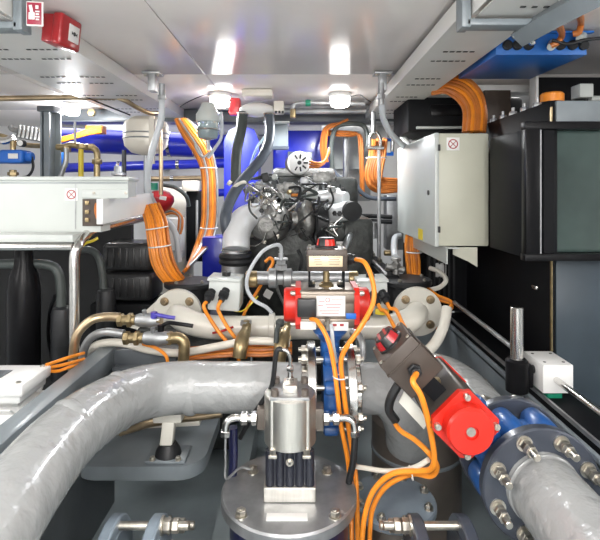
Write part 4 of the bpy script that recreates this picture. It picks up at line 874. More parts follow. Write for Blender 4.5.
# central back equipment
t = thing('exhaust_trunk', 'tall cobalt blue rounded duct behind the hanging hoses', 'duct', P(238, 230, 2.75))
mb = MB(); a = [P(224, 240, 2.75), P(224, 140, 2.75), P(229, 130, 2.75), P(240, 125, 2.75), P(254, 129, 2.75), P(259, 142, 2.75), P(256, 240, 2.75)]; mb.prism(a, (0, 0.2, 0)); part(mb, 'duct_body', 'blue', t)
single(MB().box(P(219, 256, 2.35), (0.135, 0.16, 0.20), bev=0.008), 'blue_box', 'blue', 'cobalt blue square box left of the silver elbow', 'box')
t = thing('header_tank', 'translucent grey square tank right of the hanging hoses', 'tank', P(278, 150, 2.7))
part(MB().box(P(277, 136, 2.7), (0.125, 0.10, 0.15), bev=0.006), 'tank_body', 'paint', t); part(MB().box(P(277, 148, 2.64), (0.13, 0.02, 0.02), bev=0.003), 'lower_band', 'hoseg', t); part(MB().box(P(277, 123.5, 2.66), (0.14, 0.14, 0.008), bev=0.002), 'cover', 'cabgrey', t)
t = thing('blue_housing', 'cobalt blue cabinet behind the alternator', 'cabinet', P(302, 190, 3.0))
part(MB().box(P(302, 158, 3.1), (0.36, 0.3, 0.32), bev=0.01), 'body', 'blue', t); part(MB().box(P(300, 164, 2.93), (0.15, 0.02, 0.15), bev=0.003), 'grey_plate', 'hoseg', t)
t = thing('switch_panel', 'grey electrical panel with two doors on the back wall behind the orange cables', 'panel', P(347, 200, 3.3))
part(MB().box(P(345, 164, 3.4), (0.34, 0.16, 0.52), bev=0.006), 'housing', 'galv', t)
for x in (338, 353): part(MB().box(P(x, 150, 3.24), (0.085, 0.02, 0.26), bev=0.004), 'door', 'cabgrey', t)
cable([P(346, 250, 2.9), P(346, 190, 2.9), P(346, 134, 2.9)], 0.018, 'galv', 'vertical grey conduit in front of the electrical panel', 'conduit', 'conduit', seg=8)
cable([P(321, 200, 2.8), P(331, 185, 2.8), P(332, 165, 2.8), P(331, 145, 2.8), P(336, 128, 2.8), P(346, 124, 2.8), P(362, 125, 2.8), P(367, 134, 2.8), P(367, 150, 2.8)], 0.014, 'hosed', 'dark hose arching over the electrical panel', 'rubber_hose', 'hose')
cable([P(332, 170, 2.75), P(340, 178, 2.75), P(353, 181, 2.75), P(361, 192, 2.75), P(372, 198, 2.75), P(396, 199, 2.75)], 0.013, 'hoseg', 'grey hose sagging below the electrical panel to the right', 'rubber_hose', 'hose')
def bundle(lab, pts_list, r, mats, ties=(), name='cable_bundle', base=None):
    t = thing(name, lab, 'cable bundle', base or pts_list[0][-1])
    for i, p in enumerate(pts_list): part(MB().tube(p, r, 8), 'cable', mats[i % len(mats)], t)
    for c, ax, R in ties: part(MB().torus(c, ax, R, 0.0035, 20, 6), 'cable_tie', 'label', t)
    return t
OR = ('orange', 'oranged', 'orange')
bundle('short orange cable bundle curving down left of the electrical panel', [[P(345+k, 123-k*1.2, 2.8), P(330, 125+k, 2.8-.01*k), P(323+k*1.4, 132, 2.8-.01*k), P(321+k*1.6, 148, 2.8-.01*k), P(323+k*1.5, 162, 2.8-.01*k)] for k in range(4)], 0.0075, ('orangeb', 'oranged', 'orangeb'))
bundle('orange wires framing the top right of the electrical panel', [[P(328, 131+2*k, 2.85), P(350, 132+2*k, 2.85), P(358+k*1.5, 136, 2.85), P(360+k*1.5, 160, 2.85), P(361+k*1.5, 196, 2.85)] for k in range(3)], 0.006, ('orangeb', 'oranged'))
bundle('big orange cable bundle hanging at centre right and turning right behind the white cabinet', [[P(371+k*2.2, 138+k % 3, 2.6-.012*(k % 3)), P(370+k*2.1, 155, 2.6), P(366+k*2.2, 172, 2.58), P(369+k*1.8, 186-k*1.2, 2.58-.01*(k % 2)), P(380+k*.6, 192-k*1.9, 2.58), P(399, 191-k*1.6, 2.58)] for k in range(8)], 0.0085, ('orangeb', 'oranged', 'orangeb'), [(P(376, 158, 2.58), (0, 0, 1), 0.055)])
t = thing('shackle', 'steel shackle holding the big hanging orange bundle', 'shackle', P(375, 148, 2.5))
part(MB().tube([P(370, 148, 2.5), P(370, 138, 2.5), P(375, 132, 2.5), P(380, 138, 2.5), P(380, 148, 2.5)], 0.009, 10), 'bow', 'steel', t); part(MB().cyl(P(366, 148, 2.5), P(384, 148, 2.5), 0.011, seg=12), 'pin', 'steel', t)
part(MB().cyl(P(373.5, 133, 2.5), P(373.5, 112, 2.5), 0.012, seg=12), 'hanger_rod', 'galv', t)
t = thing('wall_frame', 'thin grey vertical strut in front of the back wall beside the white cabinet', 'strut', P(379, 250, 2.4)); part(MB().cyl(P(379, 262, 2.4), P(379, 150, 2.4), 0.009, seg=10), 'strut_rod', 'galv', t)
t = thing('wall_box', 'pale grey box on the back wall below the hanging bundle', 'box', P(393, 250, 3.2)); part(MB().box(P(394, 222, 3.2), (0.12, 0.12, 0.36), bev=0.006), 'housing', 'galv', t)
t = thing('air_filter', 'small grey cylinder on black pipes right of the engine', 'filter', P(373, 238, 2.9)); part(MB().cyl(P(373, 238, 2.9), P(373, 222, 2.9), 0.04, seg=20, ch=0.004), 'body', 'galv', t)
for y, l in ((216, 'upper'), (221, 'lower')): cable([P(352, y, 3.0), P(370, y, 3.0), P(392, y+1, 3.0)], 0.014, 'rubber', l+' of two black horizontal pipes right of the engine', 'black_pipe', 'pipe')
cable([P(350, 190, 2.7), P(354, 192, 2.7), P(355, 210, 2.7), P(354, 232, 2.7), P(350, 240, 2.7)], 0.010, 'rubber', 'black hose bent around the right side of the engine', 'rubber_hose', 'hose')
single(MB().tube([P(352, 222, 2.3), P(351, 232, 2.3), P(346, 245, 2.2), P(342, 252, 2.15)], 0.018, 12), 'metal_tube', 'galv', 'silvery tube dropping from the right end of the engine', 'tube')
# dark bearer with small fittings
t = thing('engine_bearer', 'black steel bearer rail running back beside the engine on the right', 'rail', (0.365, 2.6, 0.9))
part(MB().box((0.37, 2.58, 0.995), (0.07, 1.25, 0.11), bev=0.004), 'beam', 'blackp', t); part(MB().box((0.35, 2.58, 1.058), (0.012, 1.25, 0.012), bev=0.002), 'edge_strip', 'galv', t)
for k in range(4): part(bolt_mb((0.385, 2.1+0.22*k, 1.05), (0, 0, 1), 0.013, 0.016, 0.01), 'bolt', 'bolt', t)
t = thing('bleed_fitting', 'silvery and brass pipe fitting standing on the black bearer rail', 'pipe fitting', P(396, 274, 2.0))
mb = MB(); mb.cyl(P(396, 276, 2.0), P(396, 258, 2.0), 0.014, seg=14); mb.nut(P(396, 268, 2.0), (0, 0, 1), 0.02, 0.02); mb.nut(P(396, 261, 2.0), (0, 0, 1), 0.022, 0.014); mb.cyl(P(386, 266, 2.0), P(404, 270, 2.0), 0.013, seg=14); part(mb, 'body', 'cast', t); part(MB().cyl(P(384, 253, 2.1), P(394, 253, 2.1), 0.012, seg=14, ch=0.003), 'brass_stub', 'brass', t)
cable([P(400, 236, 2.3), P(395, 238, 2.25), P(394, 248, 2.1), P(395, 257, 2.02)], 0.0145, 'hose', 'pale clear hose going from behind the white cabinet down to the fitting', 'pale_hose', 'hose', seg=12)
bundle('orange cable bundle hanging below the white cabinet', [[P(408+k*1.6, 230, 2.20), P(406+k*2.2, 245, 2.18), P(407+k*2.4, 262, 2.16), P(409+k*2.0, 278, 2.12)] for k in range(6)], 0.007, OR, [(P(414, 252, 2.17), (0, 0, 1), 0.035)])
bundle('orange wires curling under the strainer beside the right cream flange', [[P(424+k, 285, 2.0), P(437, 295+k*2, 1.95), P(452, 303+k, 1.9), P(440+k*2, 318+k, 1.85), P(436+k, 345, 1.75)] for k in range(3)], 0.006, OR)
cable([P(447, 308, 1.70), P(444, 325, 1.66), P(436, 342, 1.62), P(424, 354, 1.60), P(410, 360, 1.60)], 0.018, 'cream', 'cream hose curving down right of the right cream flange', 'cream_hose', 'hose', seg=14)
cable([P(430, 268, 2.1), P(440, 272, 2.05), P(446, 280, 2.0), P(440, 287, 2.0), P(430, 290, 2.0)], 0.010, 'cream', 'cream bent tube over the dark blue box under the white cabinet', 'bent_tube', 'tube')
single(MB().box(P(444, 283, 2.25), (0.17, 0.12, 0.10), bev=0.006), 'battery_box', 'navy', 'dark blue box behind and below the white cabinet', 'box')
single(MB().cyl(P(438, 276, 2.2), P(438, 262, 2.2), 0.042, seg=20, ch=0.008), 'small_canister', 'white', 'small white cylinder on the dark blue box', 'cap')

# ================================================================== LEFT BACK: water gear, tanks
def pipeY(name, lab, x0, x1, y0, y1, Y, r, m, bands=()):
    t = thing(name, lab, 'pipe', P((x0+x1)/2, (y0+y1)/2, Y)-V((0, 0, r)))
    part(MB().cyl(P(x0, y0, Y), P(x1, y1, Y), r, seg=28), 'pipe_body', m, t)
    if Y > 3:
        q = P(x0*.5+x1*.5, y0*.5+y1*.5, Y); part(MB().box((q.x, (Y+BY)/2+r*0.5, q.z), (0.04, BY-Y-r, 0.03), bev=0.003), 'wall_bracket', 'galv', t)
    for b in bands: q = P(b, y0+(y1-y0)*(b-x0)/(x1-x0), Y); part(MB().cyl(q-V((0.012, 0, 0)), q+V((0.012, 0, 0)), r*1.06, seg=28, ch=0.002), 'clamp_band', 'steel', t)
pipeY('blue_pipe', 'thick cobalt blue pipe across the back wall at left', 62, 232, 140, 147, 3.3, 0.083, 'blue', (170, 196))
pipeY('blue_pipe', 'thin cobalt blue pipe below the thick blue one at back left', 62, 232, 168, 163, 3.25, 0.032, 'blue', (119, 178))
pipeY('blue_pipe', 'thin cobalt blue pipe behind the red cylinder at back left', 165, 232, 196, 192, 3.25, 0.026, 'blue', (170,))
pipeY('bronze_pipe', 'bronze pipe crossing behind the white expansion tank at back left', 148, 205, 179, 178, 3.2, 0.018, 'copper', (172,))
pipeY('brown_conduit', 'long beige conduit just under the ceiling at upper left', -40, 118, 99, 97, 2.35, 0.0135, 'copper', ())
cable([P(116, 97, 2.35), P(126, 101, 2.36), P(138, 108, 2.4), P(150, 113, 2.45), P(160, 113, 2.5)], 0.012, 'copper', 'bent end of the beige conduit below the left tray', 'bent_conduit', 'conduit')
cable([P(-10, 57, 1.72), P(20, 66, 1.80), P(45, 77, 1.95), P(62, 86, 2.1), P(78, 93, 2.25), P(100, 103, 2.4), P(130, 115, 2.6)], 0.004, 'rubber', 'thin black wire along the left edge of the upper left tray', 'wire', 'wire')
t = thing('expansion_tank', 'cream round expansion tank with two bands hanging at back left', 'tank', P(140, 156, 2.5))
c = P(146, 155, 2.55)
part(MB().lathe([(0.02, -0.002), (0.075, 0.012), (0.108, 0.045), (0.115, 0.08), (0.115, 0.15), (0.106, 0.175), (0.07, 0.198), (0.01, 0.205)], c, (0, 0, 1), 36), 'shell', 'tank', t)
for z in (0.085, 0.112): part(MB().torus(c+V((0, 0, z)), (0, 0, 1), 0.116, 0.004, 32, 6), 'band', 'galv', t)
part(MB().cyl(c+V((0, 0, 0)), c+V((0, 0, -0.22)), 0.012, seg=14), 'drain_pipe', 'galv', t)
part(MB().box(P(152, 140, 2.42), (0.028, 0.02, 0.24), bev=0.003), 'mounting_strip', 'tank', t)
cable([P(161, 195, 2.42), P(161, 160, 2.42), P(160, 118, 2.42)], 0.011, 'copper', 'vertical bronze tube beside the expansion tank', 'bronze_tube', 'tube', seg=12)
cable([P(162, 98, 2.02), P(162, 105, 2.0), P(161, 120, 2.0), P(156, 138, 2.0), P(151, 155, 2.0), P(148, 172, 2.02), P(148, 190, 2.05), P(153, 202, 2.1), P(160, 214, 2.12), P(172, 227, 2.15), P(177, 240, 2.15), P(179, 262, 2.15)], 0.0135, 'hose', 'long clear hose hanging from the left ceiling bracket past the expansion tank', 'clear_hose', 'hose', seg=12)
cable([P(381, 97, 2.02), P(382, 106, 2.02), P(384, 120, 2.05), P(392, 135, 2.1), P(403, 145, 2.2), P(410, 152, 2.3)], 0.0135, 'hose', 'clear hose hanging from the right ceiling bracket behind the white cabinet', 'clear_hose', 'hose', seg=12)
for x, y0, l in ((162, 100, 'left'), (381, 99, 'right')):
    single(MB().cyl(P(x, y0+6, 2.01), P(x, y0-16, 2.01), 0.013, seg=12).nut(P(x, y0, 2.01), (0, 0, 1), 0.018, 0.02), 'hose_fitting', 'galv', 'metal fitting on top of the '+l+' clear hose', 'fitting')
t = thing('fuel_filter', 'clear glass bowl filter hanging left of the left lamp', 'filter', P(208, 142, 2.35))
c = P(208, 140, 2.35)
part(MB().lathe([(0.02, 0), (0.045, 0.008), (0.052, 0.025), (0.052, 0.09)], c, (0, 0, 1), 28), 'bowl', 'glass', t, 'greenish clear bowl')
part(MB().lathe([(0.055, 0.088), (0.058, 0.095), (0.058, 0.125), (0.045, 0.145), (0.03, 0.18)], c, (0, 0, 1), 28), 'filter_head', 'cabgrey', t)
part(MB().torus(c+V((0, 0, 0.05)), (0, 0, 1), 0.053, 0.004, 28, 6), 'bowl_ring', 'steel', t)
part(MB().lathe([(0.036, 0), (0.036, 0.05)], c+V((0, 0, 0.012)), (0, 0, 1), 20), 'fuel', 'hoseg', t)
part(MB().cyl(c, c+V((0, 0, -0.05)), 0.010, seg=12), 'drain_cock', 'galv', t)
cable([P(221, 112, 2.35), P(222, 125, 2.35), P(221, 138, 2.35), P(215, 148, 2.35), P(208, 158, 2.36)], 0.008, 'hose', 'thin clear tube looping right of the glass bowl filter', 'clear_tube', 'tube')
cable([P(195, 142, 2.33), P(197, 150, 2.33), P(203, 157, 2.34), P(210, 152, 2.35)], 0.006, 'galv', 'small metal tube under the glass bowl filter', 'metal_tube', 'tube')
def rib(lab, centers, n, r, w, mats=OR, ties=()):
    # flat-ish bundle following a centre line; w = spread
    t = thing('cable_bundle', lab, 'cable bundle', centers[-1][0])
    rr = random.Random(n)
    for i in range(n):
        a = rr.uniform(0, 2*PI); q = math.sqrt(rr.random())
        ox, oy = math.cos(a)*q, math.sin(a)*q
        if i < 8: ox = -1+2*i/7; oy = -0.9*math.sqrt(max(0, 1-ox*ox))
        pts = []
        for c, sx, dirv in centers: pts.append(c+V(dirv)*ox*sx+V((0, 1, 0))*oy*sx*0.7)
        part(MB().tube(pts, r, 8, n=6), 'cable', mats[i % len(mats)], t)
    for c, ax, R in ties: part(MB().torus(c, ax, R, 0.003, 24, 6), 'cable_tie', 'label', t, 'white cable tie')
    return t
rib('thick orange cable bundle hanging from the white duct beside the black drums', [(P(150, 205, 2.02), .035, (1, 0, .2)), (P(156, 222, 1.97), .040, (1, 0, .15)), (P(159, 243, 1.95), .040, (1, 0, .15)), (P(163, 262, 1.95), .040, (1, 0, .3)), (P(171, 276, 1.96), .036, (.8, 0, .6)), (P(180, 284, 1.98), .03, (.5, 0, .8))], 16, 0.0065, 0, OR, [(P(157, 228, 1.95), (0.15, 0, -1), 0.043), (P(160, 246, 1.94), (0.1, 0, -1), 0.043)])
rib('long orange cable bundle falling from the left tray behind the glass bowl filter', [(P(181, 119, 2.50), .03, (1, 0, 0)), (P(190, 132, 2.5), .04, (1, 0, .3)), (P(203, 152, 2.5), .040, (1, 0, .3)), (P(209, 172, 2.5), .036, (1, 0, 0)), (P(210, 200, 2.45), .036, (1, 0, 0)), (P(209, 225, 2.4), .036, (1, 0, 0.1)), (P(203, 245, 2.32), .04, (1, 0, 0.4)), (P(193, 262, 2.2), .04, (.7, 0, .7)), (P(184, 272, 2.12), .035, (.6, 0, .7))], 12, 0.0075, 0, ('oranged', 'orange', 'oranged', 'galv'), [(P(209, 168, 2.45), (0, 0, 1), 0.042), (P(209, 228, 2.36), (0, 0, 1), 0.042)])
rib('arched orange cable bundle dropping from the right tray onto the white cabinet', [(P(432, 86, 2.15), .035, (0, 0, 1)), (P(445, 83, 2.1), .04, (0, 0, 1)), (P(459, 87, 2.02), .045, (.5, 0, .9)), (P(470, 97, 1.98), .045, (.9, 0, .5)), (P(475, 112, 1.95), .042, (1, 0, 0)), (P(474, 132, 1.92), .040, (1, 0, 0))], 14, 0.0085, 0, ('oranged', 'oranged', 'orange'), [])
t = thing('upright_housing', 'black upright panel with a silver slot behind the orange bundles at left', 'panel', P(194, 262, 2.7))
part(MB().box(P(196, 226, 2.75), (0.10, 0.06, 0.40), bev=0.006), 'frame', 'blackp', t); part(MB().box(P(197, 224, 2.71), (0.015, 0.01, 0.27), bev=0.006), 'slot', 'galv', t)
single(MB().box(P(191, 186, 2.72), (0.09, 0.06, 0.06), bev=0.006), 'copper_block', 'tank', 'small cream block above the black upright panel', 'block')
t = thing('fire_extinguisher', 'red round-topped extinguisher tucked behind the white duct', 'fire extinguisher', P(160, 212, 2.4))
part(MB().lathe([(0.02, 0), (0.055, 0.025), (0.072, 0.06), (0.070, 0.085), (0.045, 0.11), (0.02, 0.118)], P(160, 213, 2.5), (0, 0, 1), 28), 'bottle', 'redd', t)
part(MB().box(P(163, 198, 2.42), (0.035, 0.003, 0.02), (0, 0.2, 0), bev=0.001), 'label_text', 'label', t, 'small white marking')
part(MB().cyl(P(154, 190, 2.5), P(154, 183, 2.5), 0.02, seg=14).tube([P(152, 184, 2.5), P(146, 185, 2.5)], 0.008, 8), 'valve_head', 'green', t)
cable([P(163, 185, 2.6), P(176, 188, 2.6), P(186, 196, 2.62), P(189, 206, 2.65)], 0.011, 'hosed', 'dark hose arching right of the red extinguisher', 'rubber_hose', 'hose')
t = thing('white_water_tank', 'cream water tank behind the clear hose at left', 'tank', P(178, 265, 2.75)); part(MB().box(P(177, 228, 2.95)+V((0, 0, -0.27)), (0.17, 0.2, 1.04), bev=0.02, seg=3), 'shell', 'tank', t)
t = thing('white_cupboard', 'small white cabinet behind the thick orange bundle', 'cabinet', P(172, 262, 2.5)); part(MB().box(P(171, 238, 2.62), (0.13, 0.1, 0.22), bev=0.006), 'body', 'white', t); part(MB().box(P(171, 251, 2.56), (0.125, 0.01, 0.004)), 'seam', 'galv', t)
bundle('orange wire loop in front of the cream water tank', [[P(164, 211+2*k, 2.5), P(172, 209+2*k, 2.5), P(181-k, 216, 2.5), P(182-k*1.5, 226, 2.5), P(180-k, 234, 2.5)] for k in range(3)], 0.008, ('oranged', 'galv', 'oranged'))
cable([P(210, 160, 2.6), P(213, 180, 2.55), P(213, 200, 2.5), P(212, 232, 2.4)], 0.015, 'hoseg', 'grey hose inside the long orange bundle', 'rubber_hose', 'hose') if False else None
# grey H post
t = thing('steel_post', 'dark grey I-shaped steel post at upper left', 'post', P(49, 200, 2.6))
c = P(49, 150, 2.6)
part(MB().box((c.x, 2.66, 1.50), (0.07, 0.012, 0.70)).box((c.x-0.0, 2.58, 1.50), (0.03, 0.012, 0.70)).box((c.x+0.0, 2.62, 1.50), (0.01, 0.08, 0.70)).box((c.x-0.03, 2.62, 1.5), (0.01, 0.09, 0.70)), 'web', 'paint', t)
part(MB().box((c.x, 2.62, 1.835), (0.09, 0.12, 0.03), bev=0.004), 'head_plate', 'paintd', t)
# blue pump
t = thing('pressure_pump', 'bright blue pump with a pale label at the left edge', 'pump', P(18, 168, 2.5))
mb = MB(); mb.box(P(16, 157, 2.5), (0.12, 0.10, 0.07), bev=0.012, seg=3); mb.cyl(P(26, 157, 2.5), P(33, 157, 2.5), 0.025, seg=18, ch=0.004); mb.cyl(P(5, 158, 2.5), P(-3, 158, 2.5), 0.03, seg=18); part(mb, 'body', 'bluem', t)
part(MB().box(P(13, 156, 2.445), (0.05, 0.003, 0.026), bev=0.001), 'label_plate', 'label', t)
part(MB().cyl(P(13, 170, 2.5), P(13, 180, 2.5), 0.018, seg=14).nut(P(13, 172, 2.5), (0, 0, -1), 0.026, 0.018), 'outlet', 'brass', t); part(MB().cyl(P(13, 151, 2.5), P(13, 140, 2.5), 0.014, seg=14), 'inlet', 'brass', t)
cable([P(32, 157, 2.5), P(33, 168, 2.48), P(28, 176, 2.45), P(18, 178, 2.45)], 0.007, 'rubber', 'black lead curving down from the blue pump', 'power_lead', 'cable')
t = thing('pressure_gauge', 'small round pressure gauge above the blue pump', 'gauge', P(19, 146, 2.45)); q = P(20, 143, 2.45)
part(MB().cyl(q, q+V((0, 0.03, 0)), 0.019, seg=24, ch=0.002), 'case', 'rubber', t); part(MB().cyl(q+V((0, -0.001, 0)), q+V((0, 0.001, 0)), 0.015, seg=24), 'dial', 'label', t)
cable([P(-8, 134, 2.6), P(5, 137, 2.6), P(14, 142, 2.6), P(26, 145, 2.6), P(42, 146, 2.6)], 0.014, 'brass', 'brass pipe run above the blue pump', 'brass_pipe', 'pipe')
cable([P(-8, 138, 2.5), P(4, 141, 2.5), P(14, 138, 2.5)], 0.02, 'steel', 'bright metal elbow at the left edge above the blue pump', 'metal_elbow', 'pipe fitting')
cable([P(10, 126, 2.9), P(14, 130, 2.9), P(30, 131, 2.9), P(43, 133, 2.9)], 0.016, 'cast', 'mottled metal pipe run near the wall at upper left', 'metal_pipe', 'pipe')
for k in range(6):
    q = P(20+4*k, 130+k*.7, 2.85); t = single(MB().nut(q, (0, -0.3, -1), 0.014, 0.05).cyl(q, q+V((0, 0, 0.03)), 0.01, seg=10), 'manifold_valve', 'cast', 'small metal valve on the upper left pipe run, '+('first', 'second', 'third', 'fourth', 'fifth', 'sixth')[k]+' from the left', 'valve', 'valves on the upper left pipe run')
# brass piping right of post
t = thing('brass_manifold', 'brass pipework with a yellow pipe between grey post and expansion tank', 'pipework', P(80, 176, 2.6))
part(MB().tube([P(57, 147, 2.6), P(64, 147, 2.6), P(72, 145, 2.6), P(84, 147, 2.6), P(93, 148, 2.6), P(97, 153, 2.6), P(97, 165, 2.6), P(97, 178, 2.6)], 0.017, 14), 'header', 'brass', t)
part(MB().cyl(P(81, 149, 2.6), P(81, 180, 2.6), 0.014, seg=14), 'gas_pipe', 'yellow', t, 'yellow pipe')
part(MB().tube([P(66, 148, 2.58), P(66, 160, 2.58), P(63, 170, 2.58), P(60, 178, 2.58)], 0.013, 12), 'silver_leg', 'galv', t)
for x, y in ((66, 150), (81, 147), (90, 147), (97, 162)): part(MB().nut(P(x, y, 2.6)-V((0, 0, .012)), (0, 0, 1), 0.026, 0.028), 'union_nut', 'brass', t)
part(MB().cyl(P(75, 146, 2.6), P(75, 122, 2.6), 0.007, seg=10), 'riser', 'galv', t)
single(MB().box(P(60, 158, 2.8), (0.06, 0.1, 0.10), bev=0.01), 'blue_pump_housing', 'bluem', 'bright blue housing just right of the grey post', 'pump')
bundle('orange cables spreading right of the grey post', [[P(58, 139+k, 2.9), P(75, 135+k*.8, 2.9), P(88, 130+k*1.3, 2.9), P(102, 128+k*1.2, 2.9)] for k in range(4)], 0.010, OR)
single(MB().box(P(96, 130, 3.0), (0.11, 0.06, 0.05), bev=0.004), 'cable_box', 'oranged', 'orange-brown box where the left back cables meet', 'box')
for k, (x, y) in enumerate(((93, 113), (14, 118))):
    single(MB().nut(P(x, y, 2.9), (0, -1, 0), 0.025, 0.03), 'sprinkler_fitting', 'brass', ('brass fitting on the ceiling beam above the expansion tank', 'brass fitting near the ceiling at far left')[k], 'fitting') if k == 0 else None
t = thing('pipe_stack', 'dark pipes and flange standing on the enclosure roof at left', 'pipework', P(120, 178, 2.4))
part(MB().lathe([(0.03, 0), (0.045, 0.004), (0.045, 0.02), (0.03, 0.024), (0.03, 0.06)], P(119, 176, 3.0), (0, 0, 1), 20), 'flange_body', 'galv', t); part(MB().cyl(P(124, 178, 3.0), P(124, 150, 3.0), 0.014, seg=12), 'riser', 'rubber', t)
single(MB().box(P(110, 128, 3.3), (0.30, 0.05, 0.10), bev=0.004), 'wall_cabinet', 'cabgrey', 'flat grey box on the back wall above the thick blue pipe', 'box')
pipeY('ceiling_duct', 'white horizontal duct on the back wall below the dark beam', 165, 375, 127, 127, 3.62, 0.06, 'white', ())

# ================================================================== RIGHT
# white cabinet
t = thing('control_cabinet', 'light grey wall cabinet with a no-entry sticker right of centre', 'cabinet', (0.58, 2.0, 1.2))
part(MB().box((0.582, 2.03, 1.401), (0.180, 0.65, 0.402), bev=0.006), 'body', 'cabreflect', t)
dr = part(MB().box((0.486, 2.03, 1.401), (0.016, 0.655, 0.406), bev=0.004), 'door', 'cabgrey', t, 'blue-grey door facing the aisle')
q = V((0.477, 1.78, 1.39)); part(MB().cyl(q, q+V((-0.004, 0, 0)), 0.009, seg=16), 'lock', 'ink', dr, 'round black lock')
part(MB().box((0.4765, 1.90, 1.225), (0.0015, 0.065, 0.042)), 'yellow_sticker', 'yellow', dr, 'small yellow sticker')
for z in (1.26, 1.55): part(MB().box((0.492, 1.698, z), (0.008, 0.008, 0.022), bev=0.001), 'hinge', 'ink', t)
sticker_no_entry(P(453, 144, 1.702), (0, -1, 0), (0, 0, 1), 0.046, t)
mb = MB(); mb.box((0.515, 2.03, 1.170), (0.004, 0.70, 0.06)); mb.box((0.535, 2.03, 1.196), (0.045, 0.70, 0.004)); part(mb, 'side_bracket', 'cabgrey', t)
mb = MB(); mb.prism([(0.545, 1.71, 1.196), (0.632, 1.71, 1.196), (0.632, 1.71, 1.125), (0.60, 1.71, 1.145), (0.545, 1.71, 1.17)], (0, 0.004, 0)); part(mb, 'end_bracket', 'cabreflect', t)
# black tall cabinet
t = thing('black_cabinet', 'big black cabinet with a dark blue-grey lower front at the right edge', 'cabinet', (1.1, 1.9, 0.40))
part(MB().box((1.155, 1.90, 1.036), (0.80, 0.90, 1.268), bev=0.004), 'carcass', 'blackp', t)
part(MB().box((1.16, 1.446, 1.632), (0.78, 0.012, 0.072), bev=0.002), 'top_strip', 'paint', t, 'grey metal strip along the top')
part(MB().box((1.16, 1.447, 0.97), (0.78, 0.010, 0.44), bev=0.002), 'lower_panel', 'navyp', t, 'dark blue-grey lower panel')
part(MB().box((0.7565, 1.445, 1.20), (0.003, 0.010, 0.90)), 'corner_trim', 'brass', t)
t2 = thing('glazed_hood', 'black framed hood box with dark green glass panes on the black cabinet', 'hood', (0.9, 1.5, 1.2))
part(MB().box((0.700, 1.52, 1.39), (0.104, 0.24, 0.372), bev=0.004), 'side_box', 'blackp', t2)
mb = MB(); mb.box((1.10, 1.39, 1.586), (0.91, 0.03, 0.022), bev=0.002); mb.box((1.10, 1.39, 1.206), (0.91, 0.03, 0.020), bev=0.002); mb.box((0.668, 1.39, 1.396), (0.040, 0.03, 0.36), bev=0.002); part(mb, 'frame', 'black', t2)
part(MB().box((1.14, 1.432, 1.396), (0.80, 0.010, 0.36)), 'glass_pane', 'teal', t2, 'dark green glass pane')
part(MB().box((0.697, 1.395, 1.396), (0.004, 0.012, 0.36)), 'edge_strip', 'galv', t2)
part(MB().box((0.722, 1.398, 1.396), (0.03, 0.010, 0.36)), 'dark_reveal', 'blackp', t2)
cable([P(490, 274, 2.0), P(505, 277, 1.9), P(516, 290, 1.84), P(523, 308, 1.79), P(524, 335, 1.76)], 0.010, 'rubber', 'black hose arching down the side of the black cabinet', 'rubber_hose', 'hose')
t3 = thing('door_latch', 'small steel latch on the dark side of the black cabinet', 'latch', P(535, 292, 1.53)); part(MB().box((0.749, 1.53, 1.09), (0.012, 0.035, 0.014), bev=0.004), 'latch_body', 'steel', t3)
# top of the black cabinet
t = thing('warning_beacon', 'low orange cap on a black base on top of the black cabinet', 'beacon', (0.86, 1.62, 1.67))
c = P(552, 97, 1.62); part(MB().lathe([(0.040, 0), (0.040, 0.02), (0.036, 0.025)], (c.x, c.y, 1.671), (0, 0, 1), 24), 'base', 'rubber', t); part(MB().lathe([(0.037, 0), (0.037, 0.026), (0.032, 0.031), (0.01, 0.032)], (c.x, c.y, 1.696), (0, 0, 1), 28), 'cap', 'orange', t, 'orange cap')
for x, l in ((513, 'left'), (527, 'middle'), (541, 'right')): pass
t = thing('cable_terminal_row', 'row of small terminals along the side edge of the black cabinet', 'terminals', (0.78, 1.8, 1.671))
for k in range(6): part(MB().nut((0.79, 1.60+0.09*k, 1.671), (0, 0, 1), 0.014, 0.02).cyl((0.79, 1.60+0.09*k, 1.69), (0.79, 1.60+0.09*k, 1.705), 0.006, seg=10), 'terminal', 'galv', t)
single(MB().box(P(582, 92, 1.75), (0.05, 0.06, 0.05), bev=0.004).cyl(P(590, 99, 1.75), P(600, 99, 1.75), 0.012, seg=12), 'grey_connector', 'cabgrey', 'pale grey connector on top of the black cabinet at the right edge', 'connector')
t = thing('dark_board', 'tall dark board standing behind the orange cap', 'board', (1.18, 2.05, 1.67)); part(MB().box((1.17, 2.10, 1.785), (0.32, 0.03, 0.21), bev=0.003), 'board_plate', 'blackp', t)
single(MB().box((0.90, 2.20, 1.765), (0.12, 0.03, 0.18), bev=0.003), 'brown_board', 'brownbox', 'small brown board left of the orange cap', 'board')
# blue box
t = thing('blue_power_box', 'bright blue box hung under the ceiling at upper right', 'power box', (0.78, 1.75, 1.82))
part(MB().hexa([(0.612, 1.5, 1.822), (0.897, 1.5, 1.822), (0.960, 2.0, 1.862), (0.66, 2.0, 1.862), (0.612, 1.5, 1.893), (0.897, 1.5, 1.893), (0.960, 2.0, 1.896), (0.66, 2.0, 1.896)], 0.003), 'housing', 'blueb', t)
part(MB().box((0.755, 1.492, 1.890), (0.31, 0.014, 0.006)), 'flange_lip', 'blueb', t)
for px in (507, 517, 528, 560, 572, 583): part(MB().lathe([(0.0155, 0), (0.0155, 0.008), (0.012, 0.011), (0.001, 0.011)], P(px, 45.5, 1.5), (0, -1, 0), 20), 'blind_plug', 'rubber', t)
for px, py in ((553, 44), (582, 36)): part(MB().cyl(P(px, py, 1.5), P(px-2, py+3, 1.46), 0.015, 0.012, seg=16, ch=0.002), 'cable_gland', 'cabgrey', t)
